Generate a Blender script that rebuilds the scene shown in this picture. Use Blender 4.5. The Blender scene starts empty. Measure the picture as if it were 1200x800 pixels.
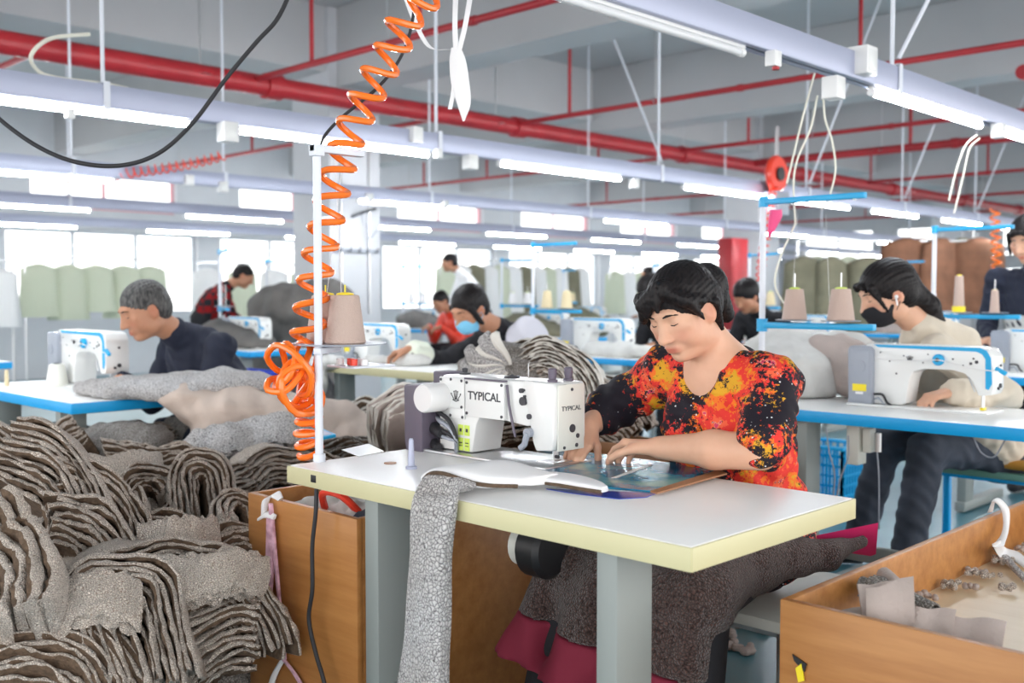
import bpy, bmesh, math, random
import numpy as np
from mathutils import Vector, Matrix, Euler
R = math.radians
rnd = random.Random(7)
sc = bpy.context.scene
COL = sc.collection

# ---------------------------------------------------------------- camera, world, exposure
CAM_H = 1.19; FPX = 1216.0; YAW = R(44.4); PITCH = math.atan(55 / FPX)
cam_d = bpy.data.cameras.new('camera'); cam = bpy.data.objects.new('camera', cam_d); COL.objects.link(cam)
cam.location = (0, 0, CAM_H)
cam.rotation_euler = (R(90) - PITCH, 0, YAW)
cam_d.sensor_width = 36; cam_d.lens = FPX / 1200 * 36
cam_d.clip_start = 0.05; cam_d.clip_end = 200
cam_d.dof.use_dof = True; cam_d.dof.focus_distance = 2.5; cam_d.dof.aperture_fstop = 3.2
sc.camera = cam
W = bpy.data.worlds.new('world'); sc.world = W; W.use_nodes = True
bg = W.node_tree.nodes['Background']; bg.inputs[0].default_value = (1.0, 0.985, 0.975, 1); bg.inputs[1].default_value = 1.55
vs = sc.view_settings
vs.view_transform = 'Standard'; vs.look = 'None'; vs.gamma = 1; vs.use_curve_mapping = False; vs.exposure = 1.2
sc.cycles.max_bounces = 8; sc.cycles.diffuse_bounces = 5; sc.cycles.transparent_max_bounces = 12
sc.cycles.use_denoising = True
sc.cycles.sample_clamp_indirect = 6
TUBE_STRENGTH = 44.0

_fw = Vector((-math.sin(YAW) * math.cos(PITCH), math.cos(YAW) * math.cos(PITCH), -math.sin(PITCH)))
_rt = Vector((math.cos(YAW), math.sin(YAW), 0)); _up = _rt.cross(_fw)
def at(px, py, z=None, x=None, y=None, d=None):
    """point of the place seen at a pixel of the photograph, on a known plane of the room"""
    r = _fw + _rt * ((px - 600) / FPX) - _up * ((py - 400) / FPX)
    if z is not None: t = (z - CAM_H) / r.z
    elif x is not None: t = x / r.x
    elif y is not None: t = y / r.y
    else: t = d
    return Vector((0, 0, CAM_H)) + r * t

# ---------------------------------------------------------------- materials
MATS = {}
def mat(name, col, rough=0.5, metal=0.0, emit=0, var=0.0, vscale=8, bump=0.0, bscale=60, spec=0.5, trans=0.0, sheen=0.0, coat=0.0):
    if name in MATS: return MATS[name]
    m = bpy.data.materials.new(name); m.use_nodes = True; nt = m.node_tree
    b = nt.nodes['Principled BSDF']
    b.inputs['Base Color'].default_value = (*col, 1); b.inputs['Roughness'].default_value = rough
    b.inputs['Metallic'].default_value = metal; b.inputs['Specular IOR Level'].default_value = spec
    if sheen: b.inputs['Sheen Weight'].default_value = sheen
    if coat: b.inputs['Coat Weight'].default_value = coat
    if trans: b.inputs['Transmission Weight'].default_value = trans
    if emit:
        b.inputs['Emission Color'].default_value = (*col, 1); b.inputs['Emission Strength'].default_value = emit
    if var or bump:
        tc = nt.nodes.new('ShaderNodeTexCoord')
    if var:
        n = nt.nodes.new('ShaderNodeTexNoise'); n.inputs['Scale'].default_value = vscale; n.inputs['Detail'].default_value = 5
        nt.links.new(tc.outputs['Object'], n.inputs['Vector'])
        cr = nt.nodes.new('ShaderNodeValToRGB')
        cr.color_ramp.elements[0].position = 0.3; cr.color_ramp.elements[1].position = 0.7
        cr.color_ramp.elements[0].color = (*[c * (1 - var) for c in col], 1)
        cr.color_ramp.elements[1].color = (*[min(1, c * (1 + var)) for c in col], 1)
        nt.links.new(n.outputs['Fac'], cr.inputs['Fac']); nt.links.new(cr.outputs['Color'], b.inputs['Base Color'])
    if bump:
        n2 = nt.nodes.new('ShaderNodeTexNoise'); n2.inputs['Scale'].default_value = bscale; n2.inputs['Detail'].default_value = 4
        nt.links.new(tc.outputs['Object'], n2.inputs['Vector'])
        bp = nt.nodes.new('ShaderNodeBump'); bp.inputs['Strength'].default_value = bump; bp.inputs['Distance'].default_value = 0.01
        nt.links.new(n2.outputs['Fac'], bp.inputs['Height']); nt.links.new(bp.outputs['Normal'], b.inputs['Normal'])
    MATS[name] = m; return m

class NT:
    """small node helper"""
    def __init__(s, name, rough=0.6, spec=0.4):
        s.m = bpy.data.materials.new(name); s.m.use_nodes = True; s.t = s.m.node_tree
        s.b = s.t.nodes['Principled BSDF']; s.b.inputs['Roughness'].default_value = rough; s.b.inputs['Specular IOR Level'].default_value = spec
        MATS[name] = s.m; s.tc = s.t.nodes.new('ShaderNodeTexCoord')
    def n(s, ty, **kw):
        n = s.t.nodes.new(ty)
        for k, v in kw.items():
            if k in n.inputs.keys() if hasattr(n.inputs, 'keys') else False: n.inputs[k].default_value = v
            else: setattr(n, k, v)
        return n
    def l(s, a, b): s.t.links.new(a, b)
    def obj(s, scale=(1, 1, 1), rot=(0, 0, 0)):
        mp = s.t.nodes.new('ShaderNodeMapping'); mp.inputs['Scale'].default_value = scale; mp.inputs['Rotation'].default_value = rot
        s.l(s.tc.outputs['Object'], mp.inputs['Vector']); return mp.outputs['Vector']
    def ramp(s, fac, stops, interp='LINEAR'):
        r = s.t.nodes.new('ShaderNodeValToRGB'); cr = r.color_ramp; cr.interpolation = interp
        while len(cr.elements) < len(stops): cr.elements.new(0.5)
        for e, (p, c) in zip(cr.elements, stops):
            e.position = p; e.color = (*c, 1)
        s.l(fac, r.inputs['Fac']); return r.outputs['Color']
    def noise(s, vec, scale, detail=4, rough=0.5):
        n = s.t.nodes.new('ShaderNodeTexNoise'); n.inputs['Scale'].default_value = scale; n.inputs['Detail'].default_value = detail
        n.inputs['Roughness'].default_value = rough
        s.l(vec, n.inputs['Vector']); return n
    def vor(s, vec, scale, feature='F1'):
        n = s.t.nodes.new('ShaderNodeTexVoronoi'); n.feature = feature; n.inputs['Scale'].default_value = scale
        s.l(vec, n.inputs['Vector']); return n
    def mix(s, fac, a, b, mode='MIX'):
        n = s.t.nodes.new('ShaderNodeMix'); n.data_type = 'RGBA'; n.blend_type = mode
        if isinstance(fac, float): n.inputs[0].default_value = fac
        else: s.l(fac, n.inputs[0])
        for i, v in ((6, a), (7, b)):
            if isinstance(v, tuple): n.inputs[i].default_value = (*v, 1)
            else: s.l(v, n.inputs[i])
        return n.outputs[2]
    def bump(s, h, strength=0.5, dist=0.01):
        bp = s.t.nodes.new('ShaderNodeBump'); bp.inputs['Strength'].default_value = strength; bp.inputs['Distance'].default_value = dist
        s.l(h, bp.inputs['Height']); s.l(bp.outputs['Normal'], s.b.inputs['Normal'])
    def base(s, c): s.l(c, s.b.inputs['Base Color'])

def fleece_mat(name, light, dark, scale, wid, soft=0.35, rotx=0):
    k = NT(name, 0.95, 0.1); k.b.inputs['Sheen Weight'].default_value = 0.3
    v = k.obj((1, 1, 1))
    w = k.noise(v, 30, 3); wv = k.t.nodes.new('ShaderNodeVectorMath'); wv.operation = 'ADD'
    sc_ = k.t.nodes.new('ShaderNodeVectorMath'); sc_.operation = 'SCALE'; sc_.inputs['Scale'].default_value = 0.02
    k.l(w.outputs['Color'], sc_.inputs[0]); k.l(v, wv.inputs[0]); k.l(sc_.outputs[0], wv.inputs[1])
    e = k.vor(wv.outputs[0], scale, 'DISTANCE_TO_EDGE')
    c1 = k.ramp(e.outputs['Distance'], [(0, dark), (wid, tuple(l * .8 for l in light)), (min(1, wid + soft), light)])
    n2 = k.noise(v, 5, 3); c2 = k.ramp(n2.outputs['Fac'], [(0.35, (0.84, 0.81, 0.78)), (0.65, (1, 1, 1))])
    k.base(k.mix(1.0, c1, c2, 'MULTIPLY'))
    k.bump(e.outputs['Distance'], 0.9, 0.012); return k.m
fleece_mat('fleece', (0.98, 0.88, 0.79), (0.24, 0.165, 0.115), 200, 0.11, .22)
fleece_mat('fleece_pale', (0.80, 0.79, 0.80), (0.10, 0.09, 0.10), 120, 0.10, .25)
fleece_mat('fleece_grey', (0.52, 0.49, 0.46), (0.10, 0.085, 0.075), 140, 0.2)
fleece_mat('fleece_apron', (0.15, 0.082, 0.07), (0.012, 0.007, 0.007), 150, 0.22)
mat('backing', (0.12, 0.078, 0.05), 0.95, bump=0.6, bscale=160, var=0.35, vscale=60)
mat('cream_cloth', (0.72, 0.69, 0.64), 0.9, bump=0.4, bscale=90, var=0.1, vscale=12)
mat('tan_cloth', (0.56, 0.46, 0.40), 0.92, bump=0.3, bscale=120, var=0.06, vscale=10)
mat('taupe_cloth', (0.45, 0.38, 0.35), 0.92, bump=0.3, bscale=120, var=0.08, vscale=10)
mat('grey_cloth', (0.15, 0.143, 0.135), 0.9, bump=0.3, bscale=40, var=0.15, vscale=8)
mat('light_cloth', (0.60, 0.60, 0.58), 0.9, bump=0.3, bscale=40, var=0.1, vscale=9)
mat('white_cloth', (0.85, 0.85, 0.86), 0.85)

def wood(name, c1, c2, rot=(0, 0, 0)):
    k = NT(name, 0.38, 0.5); v = k.obj((1.2, 14, 14), rot)
    n = k.noise(v, 2.2, 6, 0.6); a = k.ramp(n.outputs['Fac'], [(0.3, c1), (0.7, c2)])
    v2 = k.obj((1, 1, 1)); n2 = k.noise(v2, 3, 2)
    k.base(k.mix(1.0, a, k.ramp(n2.outputs['Fac'], [(0.3, (0.88, 0.86, 0.84)), (0.7, (1, 1, 1))]), 'MULTIPLY'))
    k.bump(n.outputs['Fac'], 0.05, 0.005); return k.m
wood('wood', (0.42, 0.17, 0.045), (0.58, 0.27, 0.085))
wood('wood_dark', (0.30, 0.13, 0.045), (0.38, 0.17, 0.06))
wood('board', (0.74, 0.58, 0.38), (0.80, 0.65, 0.45))

def floor_mat():
    k = NT('floor_paint', 0.28, 0.5); v = k.obj()
    n = k.noise(v, 1.6, 4); k.base(k.ramp(n.outputs['Fac'], [(0.3, (0.05, 0.17, 0.22)), (0.7, (0.11, 0.27, 0.32))]))
    return k.m
floor_mat()
mat('plaster', (0.58, 0.59, 0.62), 0.85, var=0.04, vscale=2)
mat('ceiling_paint', (0.50, 0.50, 0.51), 0.9, var=0.06, vscale=0.8)
mat('red_pipe', (0.42, 0.022, 0.03), 0.4, var=0.12, vscale=4)
mat('white_metal', (0.72, 0.75, 0.82), 0.35, metal=0.0)
mat('tray_metal', (0.40, 0.43, 0.56), 0.35, metal=0.2)
mat('steel', (0.62, 0.63, 0.64), 0.3, metal=0.9)
mat('white_plastic', (0.82, 0.82, 0.82), 0.35)
mat('white_paint', (0.80, 0.81, 0.80), 0.28, coat=0.3)
mat('cream_paint', (0.74, 0.74, 0.68), 0.35)
mat('laminate', (0.95, 0.95, 0.94), 0.3, var=0.02, vscale=5)
mat('edge_cream', (0.64, 0.60, 0.36), 0.45)
mat('edge_blue', (0.0, 0.36, 0.78), 0.4)
mat('blue_plastic', (0.01, 0.38, 0.72), 0.35)
mat('olive', (0.17, 0.17, 0.11), 0.9, bump=0.3, bscale=40, var=0.15, vscale=8)
mat('bench_green', (0.16, 0.36, 0.30), 0.35)
mat('deep_blue', (0.01, 0.05, 0.55), 0.4)
mat('leg_paint', (0.27, 0.30, 0.29), 0.45)
mat('purple_box', (0.13, 0.11, 0.15), 0.45)
mat('grey_box', (0.33, 0.36, 0.42), 0.4)
mat('black', (0.012, 0.012, 0.014), 0.45)
mat('black_rubber', (0.02, 0.02, 0.024), 0.6)
mat('dark_ink', (0.05, 0.05, 0.06), 0.5)
mat('orange_hose', (1.0, 0.20, 0.015), 0.25, coat=0.4)
mat('red_hose', (0.85, 0.06, 0.03), 0.3)
mat('yellow', (0.9, 0.72, 0.02), 0.5)
mat('lime', (0.62, 0.78, 0.12), 0.5)
mat('tan_thread', (0.56, 0.42, 0.36), 0.6, bump=0.5, bscale=220)
mat('cream_thread', (0.78, 0.66, 0.42), 0.6, bump=0.5, bscale=220)
mat('magenta', (0.72, 0.02, 0.16), 0.7)
mat('maroon', (0.20, 0.012, 0.035), 0.85)
mat('rose', (0.85, 0.08, 0.25), 0.6)
mat('pinkprint', (0.82, 0.42, 0.52), 0.8, var=0.5, vscale=30)
mat('tube_glow', (0.93, 0.97, 1.0), 0.5, emit=TUBE_STRENGTH)
mat('tube_off', (0.75, 0.76, 0.78), 0.4)
mat('ivory_wire', (0.78, 0.76, 0.66), 0.5)
mat('white_wire', (0.80, 0.80, 0.80), 0.5)
mat('ear', (0.9, 0.9, 0.92), 0.3)

# ---------------------------------------------------------------- mesh building
class G:
    def __init__(s): s.v = []; s.f = []; s.mi = []; s.ms = []
    def m(s, name):
        if name not in s.ms: s.ms.append(name)
        return s.ms.index(name)
    def raw(s, vs_, fs, mt):
        o = len(s.v); i = s.m(mt); s.v.extend([tuple(p) for p in vs_]); s.f.extend([tuple(a + o for a in f) for f in fs]); s.mi.extend([i] * len(fs)); return s
    def box(s, c, sz, mt, rot=None, bev=0.0):
        bm = bmesh.new(); bmesh.ops.create_cube(bm, size=1)
        for v in bm.verts: v.co = Vector((v.co.x * sz[0], v.co.y * sz[1], v.co.z * sz[2]))
        if bev: bmesh.ops.bevel(bm, geom=bm.edges[:] , offset=min(bev, min(sz) * .49), segments=2, affect='EDGES', profile=.5)
        M = (Euler(rot).to_matrix() if rot else Matrix.Identity(3)); c = Vector(c)
        bm.verts.index_update()
        s.raw([M @ v.co + c for v in bm.verts], [[v.index for v in f.verts] for f in bm.faces], mt); bm.free(); return s
    def ring(s, c, ax, r, n, ref=None):
        ax = Vector(ax).normalized(); u = ref if ref else (Vector((0, 0, 1)) if abs(ax.z) < .9 else Vector((1, 0, 0)))
        u = (u - ax * u.dot(ax)).normalized(); w = ax.cross(u); c = Vector(c)
        return [c + (u * math.cos(2 * math.pi * i / n) + w * math.sin(2 * math.pi * i / n)) * r for i in range(n)], u
    def rings(s, rs, mt, caps=True, closed=False):
        n = len(rs[0]); vs_ = [p for r in rs for p in r]; fs = []
        m_ = len(rs)
        for j in range(m_ if closed else m_ - 1):
            a = j * n; b = ((j + 1) % m_) * n
            for i in range(n): fs.append((a + i, a + (i + 1) % n, b + (i + 1) % n, b + i))
        if caps and not closed: fs.append(tuple(range(n - 1, -1, -1))); fs.append(tuple(range((m_ - 1) * n, m_ * n)))
        return s.raw(vs_, fs, mt)
    def cyl(s, a, b, r1, mt, r2=None, n=16, bev=0):
        a = Vector(a); b = Vector(b); r2 = r1 if r2 is None else r2; ax = (b - a)
        prof = [(0, r1), (1, r2)]
        L = ax.length
        if bev: prof = [(0, r1 - bev), (bev / L, r1), (1 - bev / L, r2), (1, r2 - bev)]
        return s.rings([s.ring(a + ax * t, ax, r, n)[0] for t, r in prof], mt)
    def lathe(s, a, ax, prof, mt, n=20):
        a = Vector(a); ax = Vector(ax).normalized()
        return s.rings([s.ring(a + ax * h, ax, max(r, .0001), n)[0] for h, r in prof], mt)
    def tube(s, pts, r, mt, n=8, closed=False):
        pts = [Vector(p) for p in pts]; rs = []; u = None
        N = len(pts)
        for i, p in enumerate(pts):
            t = (pts[(i + 1) % N] - pts[i - 1]) if closed else (pts[min(i + 1, N - 1)] - pts[max(i - 1, 0)])
            if t.length < 1e-7: t = Vector((0, 0, 1))
            t.normalize()
            if u is not None and abs(u.dot(t)) > .98: u = None
            rr = r[i] if isinstance(r, (list, tuple)) else r
            q, u = s.ring(p, t, rr, n, u); rs.append(q)
        return s.rings(rs, mt, closed=closed)
    def prism(s, poly, org, ux, uy, depth, mt, bev=0.0):
        """polygon in plane (ux,uy) extruded along ux x uy by depth"""
        ux = Vector(ux); uy = Vector(uy); nz = ux.cross(uy); org = Vector(org)
        bm = bmesh.new(); vs_ = [bm.verts.new(org + ux * a + uy * b) for a, b in poly]
        f = bm.faces.new(vs_); r = bmesh.ops.extrude_face_region(bm, geom=[f])
        bmesh.ops.translate(bm, verts=[e for e in r['geom'] if isinstance(e, bmesh.types.BMVert)], vec=nz * depth)
        bmesh.ops.recalc_face_normals(bm, faces=bm.faces)
        if bev: bmesh.ops.bevel(bm, geom=bm.edges[:], offset=bev, segments=2, affect='EDGES', profile=.5, clamp_overlap=True)
        bm.verts.index_update()
        s.raw([v.co.copy() for v in bm.verts], [[v.index for v in f.verts] for f in bm.faces], mt); bm.free(); return s
    def ball(s, c, r, mt, n=12):
        r = r if isinstance(r, (tuple, list)) else (r, r, r); rs = []
        for j in range(n // 2 + 1):
            th = math.pi * j / (n // 2); q = []
            for i in range(n):
                ph = 2 * math.pi * i / n
                q.append(Vector((c[0] + r[0] * max(math.sin(th), .01) * math.cos(ph), c[1] + r[1] * max(math.sin(th), .01) * math.sin(ph), c[2] + r[2] * math.cos(th))))
            rs.append(q)
        return s.rings(rs, mt)
    def build(s, name, parent=None, loc=(0, 0, 0), smooth=35):
        me = bpy.data.meshes.new(name); me.from_pydata(s.v, [], s.f)
        for m_ in s.ms: me.materials.append(MATS[m_])
        if len(s.ms) > 1: me.polygons.foreach_set('material_index', s.mi)
        if smooth:
            me.shade_smooth(); me.set_sharp_from_angle(angle=R(smooth))
        me.update()
        o = bpy.data.objects.new(name, me); COL.objects.link(o); o.location = loc
        if parent: o.parent = parent
        return o
def tag(o, label=None, cat=None, group=None, kind=None):
    if label: o['label'] = label
    if cat: o['category'] = cat
    if group: o['group'] = group
    if kind: o['kind'] = kind
    return o
def thing(name, label, cat, loc=(0, 0, 0), rz=0, group=None):
    o = bpy.data.objects.new(name, None); COL.objects.link(o); o.location = loc; o.rotation_euler = (0, 0, rz); o.empty_display_size = .1
    return tag(o, label, cat, group)
def struct(g, name): return tag(g.build(name), kind='structure')
def dup(o, loc=None, rz=None, label=None, scale=None):
    kids = {}
    for q in bpy.data.objects:
        if q.parent: kids.setdefault(q.parent.name, []).append(q)
    def cp(a, par):
        c = a.copy(); COL.objects.link(c)
        if par: c.parent = par
        for ch in kids.get(a.name, []): cp(ch, c)
        return c
    c = cp(o, None)
    if loc is not None: c.location = loc
    if rz is not None: c.rotation_euler = (0, 0, rz)
    if scale: c.scale = scale
    if label: c['label'] = label
    return c
def bez(pts, n=12):
    """Catmull-Rom through points"""
    P = [Vector(p) for p in pts]; P = [P[0] * 2 - P[1]] + P + [P[-1] * 2 - P[-2]]; out = []
    for i in range(1, len(P) - 2):
        for k in range(n):
            t = k / n; a, b, c, d = P[i - 1:i + 3]
            out.append(.5 * ((2 * b) + (c - a) * t + (2 * a - 5 * b + 4 * c - d) * t * t + (3 * b - a - 3 * c + d) * t ** 3))
    out.append(P[-2]); return out
def text_mesh(name, s, size, loc, rot, mt, parent=None, ext=0.0006, sx=1.0, bold=0.0):
    cu = bpy.data.curves.new(name, 'FONT'); cu.body = s; cu.size = size; cu.extrude = ext; cu.align_x = 'CENTER'; cu.align_y = 'CENTER'; cu.offset = bold
    o = bpy.data.objects.new(name, cu); COL.objects.link(o)
    dg = bpy.context.evaluated_depsgraph_get(); me = bpy.data.meshes.new_from_object(o.evaluated_get(dg))
    bpy.data.objects.remove(o); q = bpy.data.objects.new(name, me); COL.objects.link(q)
    me.materials.clear(); me.materials.append(MATS[mt]); q.location = loc; q.rotation_euler = rot; q.scale = (sx, 1, 1)
    if parent: q.parent = parent
    return q

# ---------------------------------------------------------------- implicit surfaces (bodies, clothes, crumpled cloth)
class SDF:
    def __init__(s, lo, hi, h):
        s.lo = np.array(lo, float); s.h = h; n = np.ceil((np.array(hi) - s.lo) / h).astype(int) + 1
        s.ax = [s.lo[i] + np.arange(n[i]) * h for i in range(3)]; s.F = np.full(n, 0.08, np.float32)
    def _win(s, lo, hi):
        sl = []
        for i in range(3):
            a = int(np.searchsorted(s.ax[i], lo[i])); b = int(np.searchsorted(s.ax[i], hi[i])) + 1
            sl.append(slice(max(a - 1, 0), min(b, len(s.ax[i]))))
        return tuple(sl)
    def _grid(s, w): return np.meshgrid(*[s.ax[i][w[i]].astype(np.float32) for i in range(3)], indexing='ij', sparse=True)
    def _app(s, w, d, k, op):
        f = s.F[w]
        if op == 'sub': d = -d; hh = np.clip(.5 - .5 * (d - f) / k, 0, 1) if k else None; s.F[w] = (f * hh + d * (1 - hh) + k * hh * (1 - hh)) if k else np.maximum(f, d)
        else:
            if k: hh = np.clip(.5 + .5 * (f - d) / k, 0, 1); s.F[w] = f * (1 - hh) + d * hh - k * hh * (1 - hh)
            else: s.F[w] = np.minimum(f, d)
    def rc(s, a, b, r1, r2=None, k=.02, op='add'):
        a = np.array(a, float); b = np.array(b, float); r2 = r1 if r2 is None else r2; R_ = max(r1, r2) + k + 2 * s.h + .005
        w = s._win(np.minimum(a, b) - R_, np.maximum(a, b) + R_)
        if any(q.stop <= q.start for q in w): return s
        X, Y, Z = s._grid(w); ba = b - a; L = max(float(ba @ ba), 1e-9)
        px, py, pz = X - a[0], Y - a[1], Z - a[2]
        t = np.clip((px * ba[0] + py * ba[1] + pz * ba[2]) / L, 0, 1)
        d = np.sqrt((px - t * ba[0]) ** 2 + (py - t * ba[1]) ** 2 + (pz - t * ba[2]) ** 2) - (r1 + (r2 - r1) * t)
        s._app(w, d, k, op); return s
    def el(s, c, r, M=None, k=.02, op='add'):
        """ellipsoid; M columns = its axes"""
        c = np.array(c, float); r = np.array(r, float); mx = r.max() + k + 2 * s.h + .005
        w = s._win(c - mx, c + mx)
        if any(q.stop <= q.start for q in w): return s
        X, Y, Z = s._grid(w); p = [X - c[0], Y - c[1], Z - c[2]]
        if M is not None:
            M = np.array(M, float); p = [p[0] * M[0, i] + p[1] * M[1, i] + p[2] * M[2, i] for i in range(3)]
        k0 = np.sqrt((p[0] / r[0]) ** 2 + (p[1] / r[1]) ** 2 + (p[2] / r[2]) ** 2)
        k1 = np.sqrt((p[0] / r[0] ** 2) ** 2 + (p[1] / r[1] ** 2) ** 2 + (p[2] / r[2] ** 2) ** 2) + 1e-9
        s._app(w, k0 * (k0 - 1) / k1, k, op); return s
    def cut(s, pt, n):
        n = np.array(n, float); n /= np.linalg.norm(n); w = tuple(slice(0, len(a)) for a in s.ax); X, Y, Z = s._grid(w)
        s.F = np.maximum(s.F, (X - pt[0]) * n[0] + (Y - pt[1]) * n[1] + (Z - pt[2]) * n[2]).astype(np.float32); return s
    def warp(s, fn):
        w = tuple(slice(0, len(a)) for a in s.ax); X, Y, Z = s._grid(w); s.F = (s.F + fn(X, Y, Z)).astype(np.float32); return s
    def mesh(s):
        F = s.F; F[0] = F[-1] = .05; F[:, 0] = F[:, -1] = .05; F[:, :, 0] = F[:, :, -1] = .05
        ins = F < 0; n = np.array(F.shape)
        cnt = np.zeros(n - 1, np.int8)
        for i in (0, 1):
            for j in (0, 1):
                for k in (0, 1): cnt += ins[i:n[0] - 1 + i, j:n[1] - 1 + j, k:n[2] - 1 + k]
        act = (cnt > 0) & (cnt < 8); idx = np.full(act.shape, -1, np.int64); C = np.argwhere(act); idx[act] = np.arange(len(C))
        acc = np.zeros((len(C), 3)); num = np.zeros(len(C)); cor = [(i, j, k) for i in (0, 1) for j in (0, 1) for k in (0, 1)]
        for a in cor:
            for ax in range(3):
                if a[ax]: continue
                b = list(a); b[ax] = 1
                fa = F[C[:, 0] + a[0], C[:, 1] + a[1], C[:, 2] + a[2]]; fb = F[C[:, 0] + b[0], C[:, 1] + b[1], C[:, 2] + b[2]]
                mk = (fa < 0) != (fb < 0); t = np.where(mk, fa / np.where(mk, fa - fb, 1), 0)
                p = np.array(a, float)[None].repeat(len(C), 0); p[:, ax] += t; acc += p * mk[:, None]; num += mk
        V = (C + acc / num[:, None]) * s.h + s.lo
        quads = []
        for ax in range(3):
            o1, o2 = [(1, 2), (2, 0), (0, 1)][ax]
            sl0 = [slice(None)] * 3; sl1 = [slice(None)] * 3; sl0[ax] = slice(0, -1); sl1[ax] = slice(1, None)
            A = ins[tuple(sl0)]; B = ins[tuple(sl1)]; E = np.argwhere(A != B)
            E = E[(E[:, o1] > 0) & (E[:, o2] > 0) & (E[:, o1] < n[o1] - 1) & (E[:, o2] < n[o2] - 1)]
            fl = A[E[:, 0], E[:, 1], E[:, 2]]
            q = []
            for d1, d2 in ((-1, -1), (0, -1), (0, 0), (-1, 0)):
                e = E.copy(); e[:, o1] += d1; e[:, o2] += d2; q.append(idx[e[:, 0], e[:, 1], e[:, 2]])
            q = np.stack(q, 1); q[~fl] = q[~fl][:, ::-1]; quads.append(q)
        return V, np.concatenate(quads)
    def build(s, name, mt, parent=None, origin=(0, 0, 0), paint=None, smooth_it=0):
        V, Q = s.mesh(); V0 = V
        if smooth_it:
            E = np.concatenate([Q[:, [0, 1]], Q[:, [1, 2]], Q[:, [2, 3]], Q[:, [3, 0]]])
            for _ in range(smooth_it):
                A = np.zeros_like(V); N = np.zeros(len(V))
                for i in range(3):
                    A[:, i] = np.bincount(E[:, 0], V[E[:, 1], i], len(V)) + np.bincount(E[:, 1], V[E[:, 0], i], len(V))
                N = np.bincount(E[:, 0], minlength=len(V)) + np.bincount(E[:, 1], minlength=len(V))
                V = V * .5 + .5 * A / N[:, None]
        me = bpy.data.meshes.new(name); Vl = (V - np.array(origin)).astype(np.float32)
        me.vertices.add(len(Vl)); me.vertices.foreach_set('co', Vl.ravel())
        me.loops.add(Q.size); me.loops.foreach_set('vertex_index', Q.ravel().astype(np.int32))
        me.polygons.add(len(Q)); me.polygons.foreach_set('loop_start', np.arange(0, Q.size, 4, dtype=np.int32))
        me.update(calc_edges=True); me.validate(); me.shade_smooth()
        for m_ in (mt if isinstance(mt, (list, tuple)) else [mt]): me.materials.append(MATS[m_])
        if paint is not None:
            c = np.ones((len(Vl), 4), np.float32); c[:, :3] = paint(V)
            a = me.color_attributes.new('Col', 'FLOAT_COLOR', 'POINT'); a.data.foreach_set('color', c.ravel())
        o = bpy.data.objects.new(name, me); COL.objects.link(o)
        o.parent = parent
        if parent is None: o.location = origin
        return o
# ================================================================ THE SETTING
WX = -15.0; EY = 26.0; CEIL = 3.95
g = G(); g.box(((WX + 5) / 2, 11, -.05), (5 - WX, 30 + 4, .1), 'floor_paint'); struct(g, 'floor')
g = G(); g.box(((WX + 5) / 2, 11, CEIL + .1), (5 - WX, 34, .2), 'ceiling_paint'); struct(g, 'ceiling')
def wall_with_holes(name, fixed, u0, u1, h0, h1, holes, axis, th=.24):
    """wall plane perpendicular to `axis`; holes = (u0,u1,z0,z1)"""
    g = G(); us = sorted({u0, u1} | {h[0] for h in holes} | {h[1] for h in holes}); zs = sorted({h0, h1} | {h[2] for h in holes} | {h[3] for h in holes})
    for a, b in zip(us, us[1:]):
        for c, d in zip(zs, zs[1:]):
            if any(h[0] <= a and b <= h[1] and h[2] <= c and d <= h[3] for h in holes): continue
            m_, n_ = (a + b) / 2, (c + d) / 2
            if axis == 'x': g.box((fixed, m_, n_), (th, b - a, d - c), 'plaster')
            else: g.box((m_, fixed, n_), (b - a, th, d - c), 'plaster')
    struct(g, name)
wy = [(-0.9 + 3.3 * i, 1.3 + 3.3 * i) for i in range(8)]
wins = [(a, b, 2.42, 2.98) for a, b in wy] + [(a - .35, b + .35, .9, 2.12) for a, b in wy]
wall_with_holes('wall_left', WX - .12, -6, EY, 0, CEIL, wins, 'x')
wx = [(-14.3 + 2.6 * i, -12.3 + 2.6 * i) for i in range(7)]
wins2 = [(a, b, 2.1, 2.9) for a, b in wx] + [(a, b, 1.0, 1.85) for a, b in wx]
wall_with_holes('wall_far', EY + .12, WX, 5, 0, CEIL, wins2, 'y')
k = NT('window_glass', 0.05, 0.5)
tr = k.t.nodes.new('ShaderNodeBsdfTransparent'); tr.inputs[0].default_value = (.95, .97, .97, 1); gl = k.t.nodes.new('ShaderNodeBsdfGlossy'); gl.inputs['Roughness'].default_value = .05
mx = k.t.nodes.new('ShaderNodeMixShader'); mx.inputs[0].default_value = .06; k.l(tr.outputs[0], mx.inputs[1]); k.l(gl.outputs[0], mx.inputs[2])
k.l(mx.outputs[0], k.t.nodes['Material Output'].inputs['Surface'])
mat('frame_alu', (0.45, 0.48, 0.52), 0.5); mat('frame_pink', (0.72, 0.38, 0.42), 0.6)
wn = 0
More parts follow.
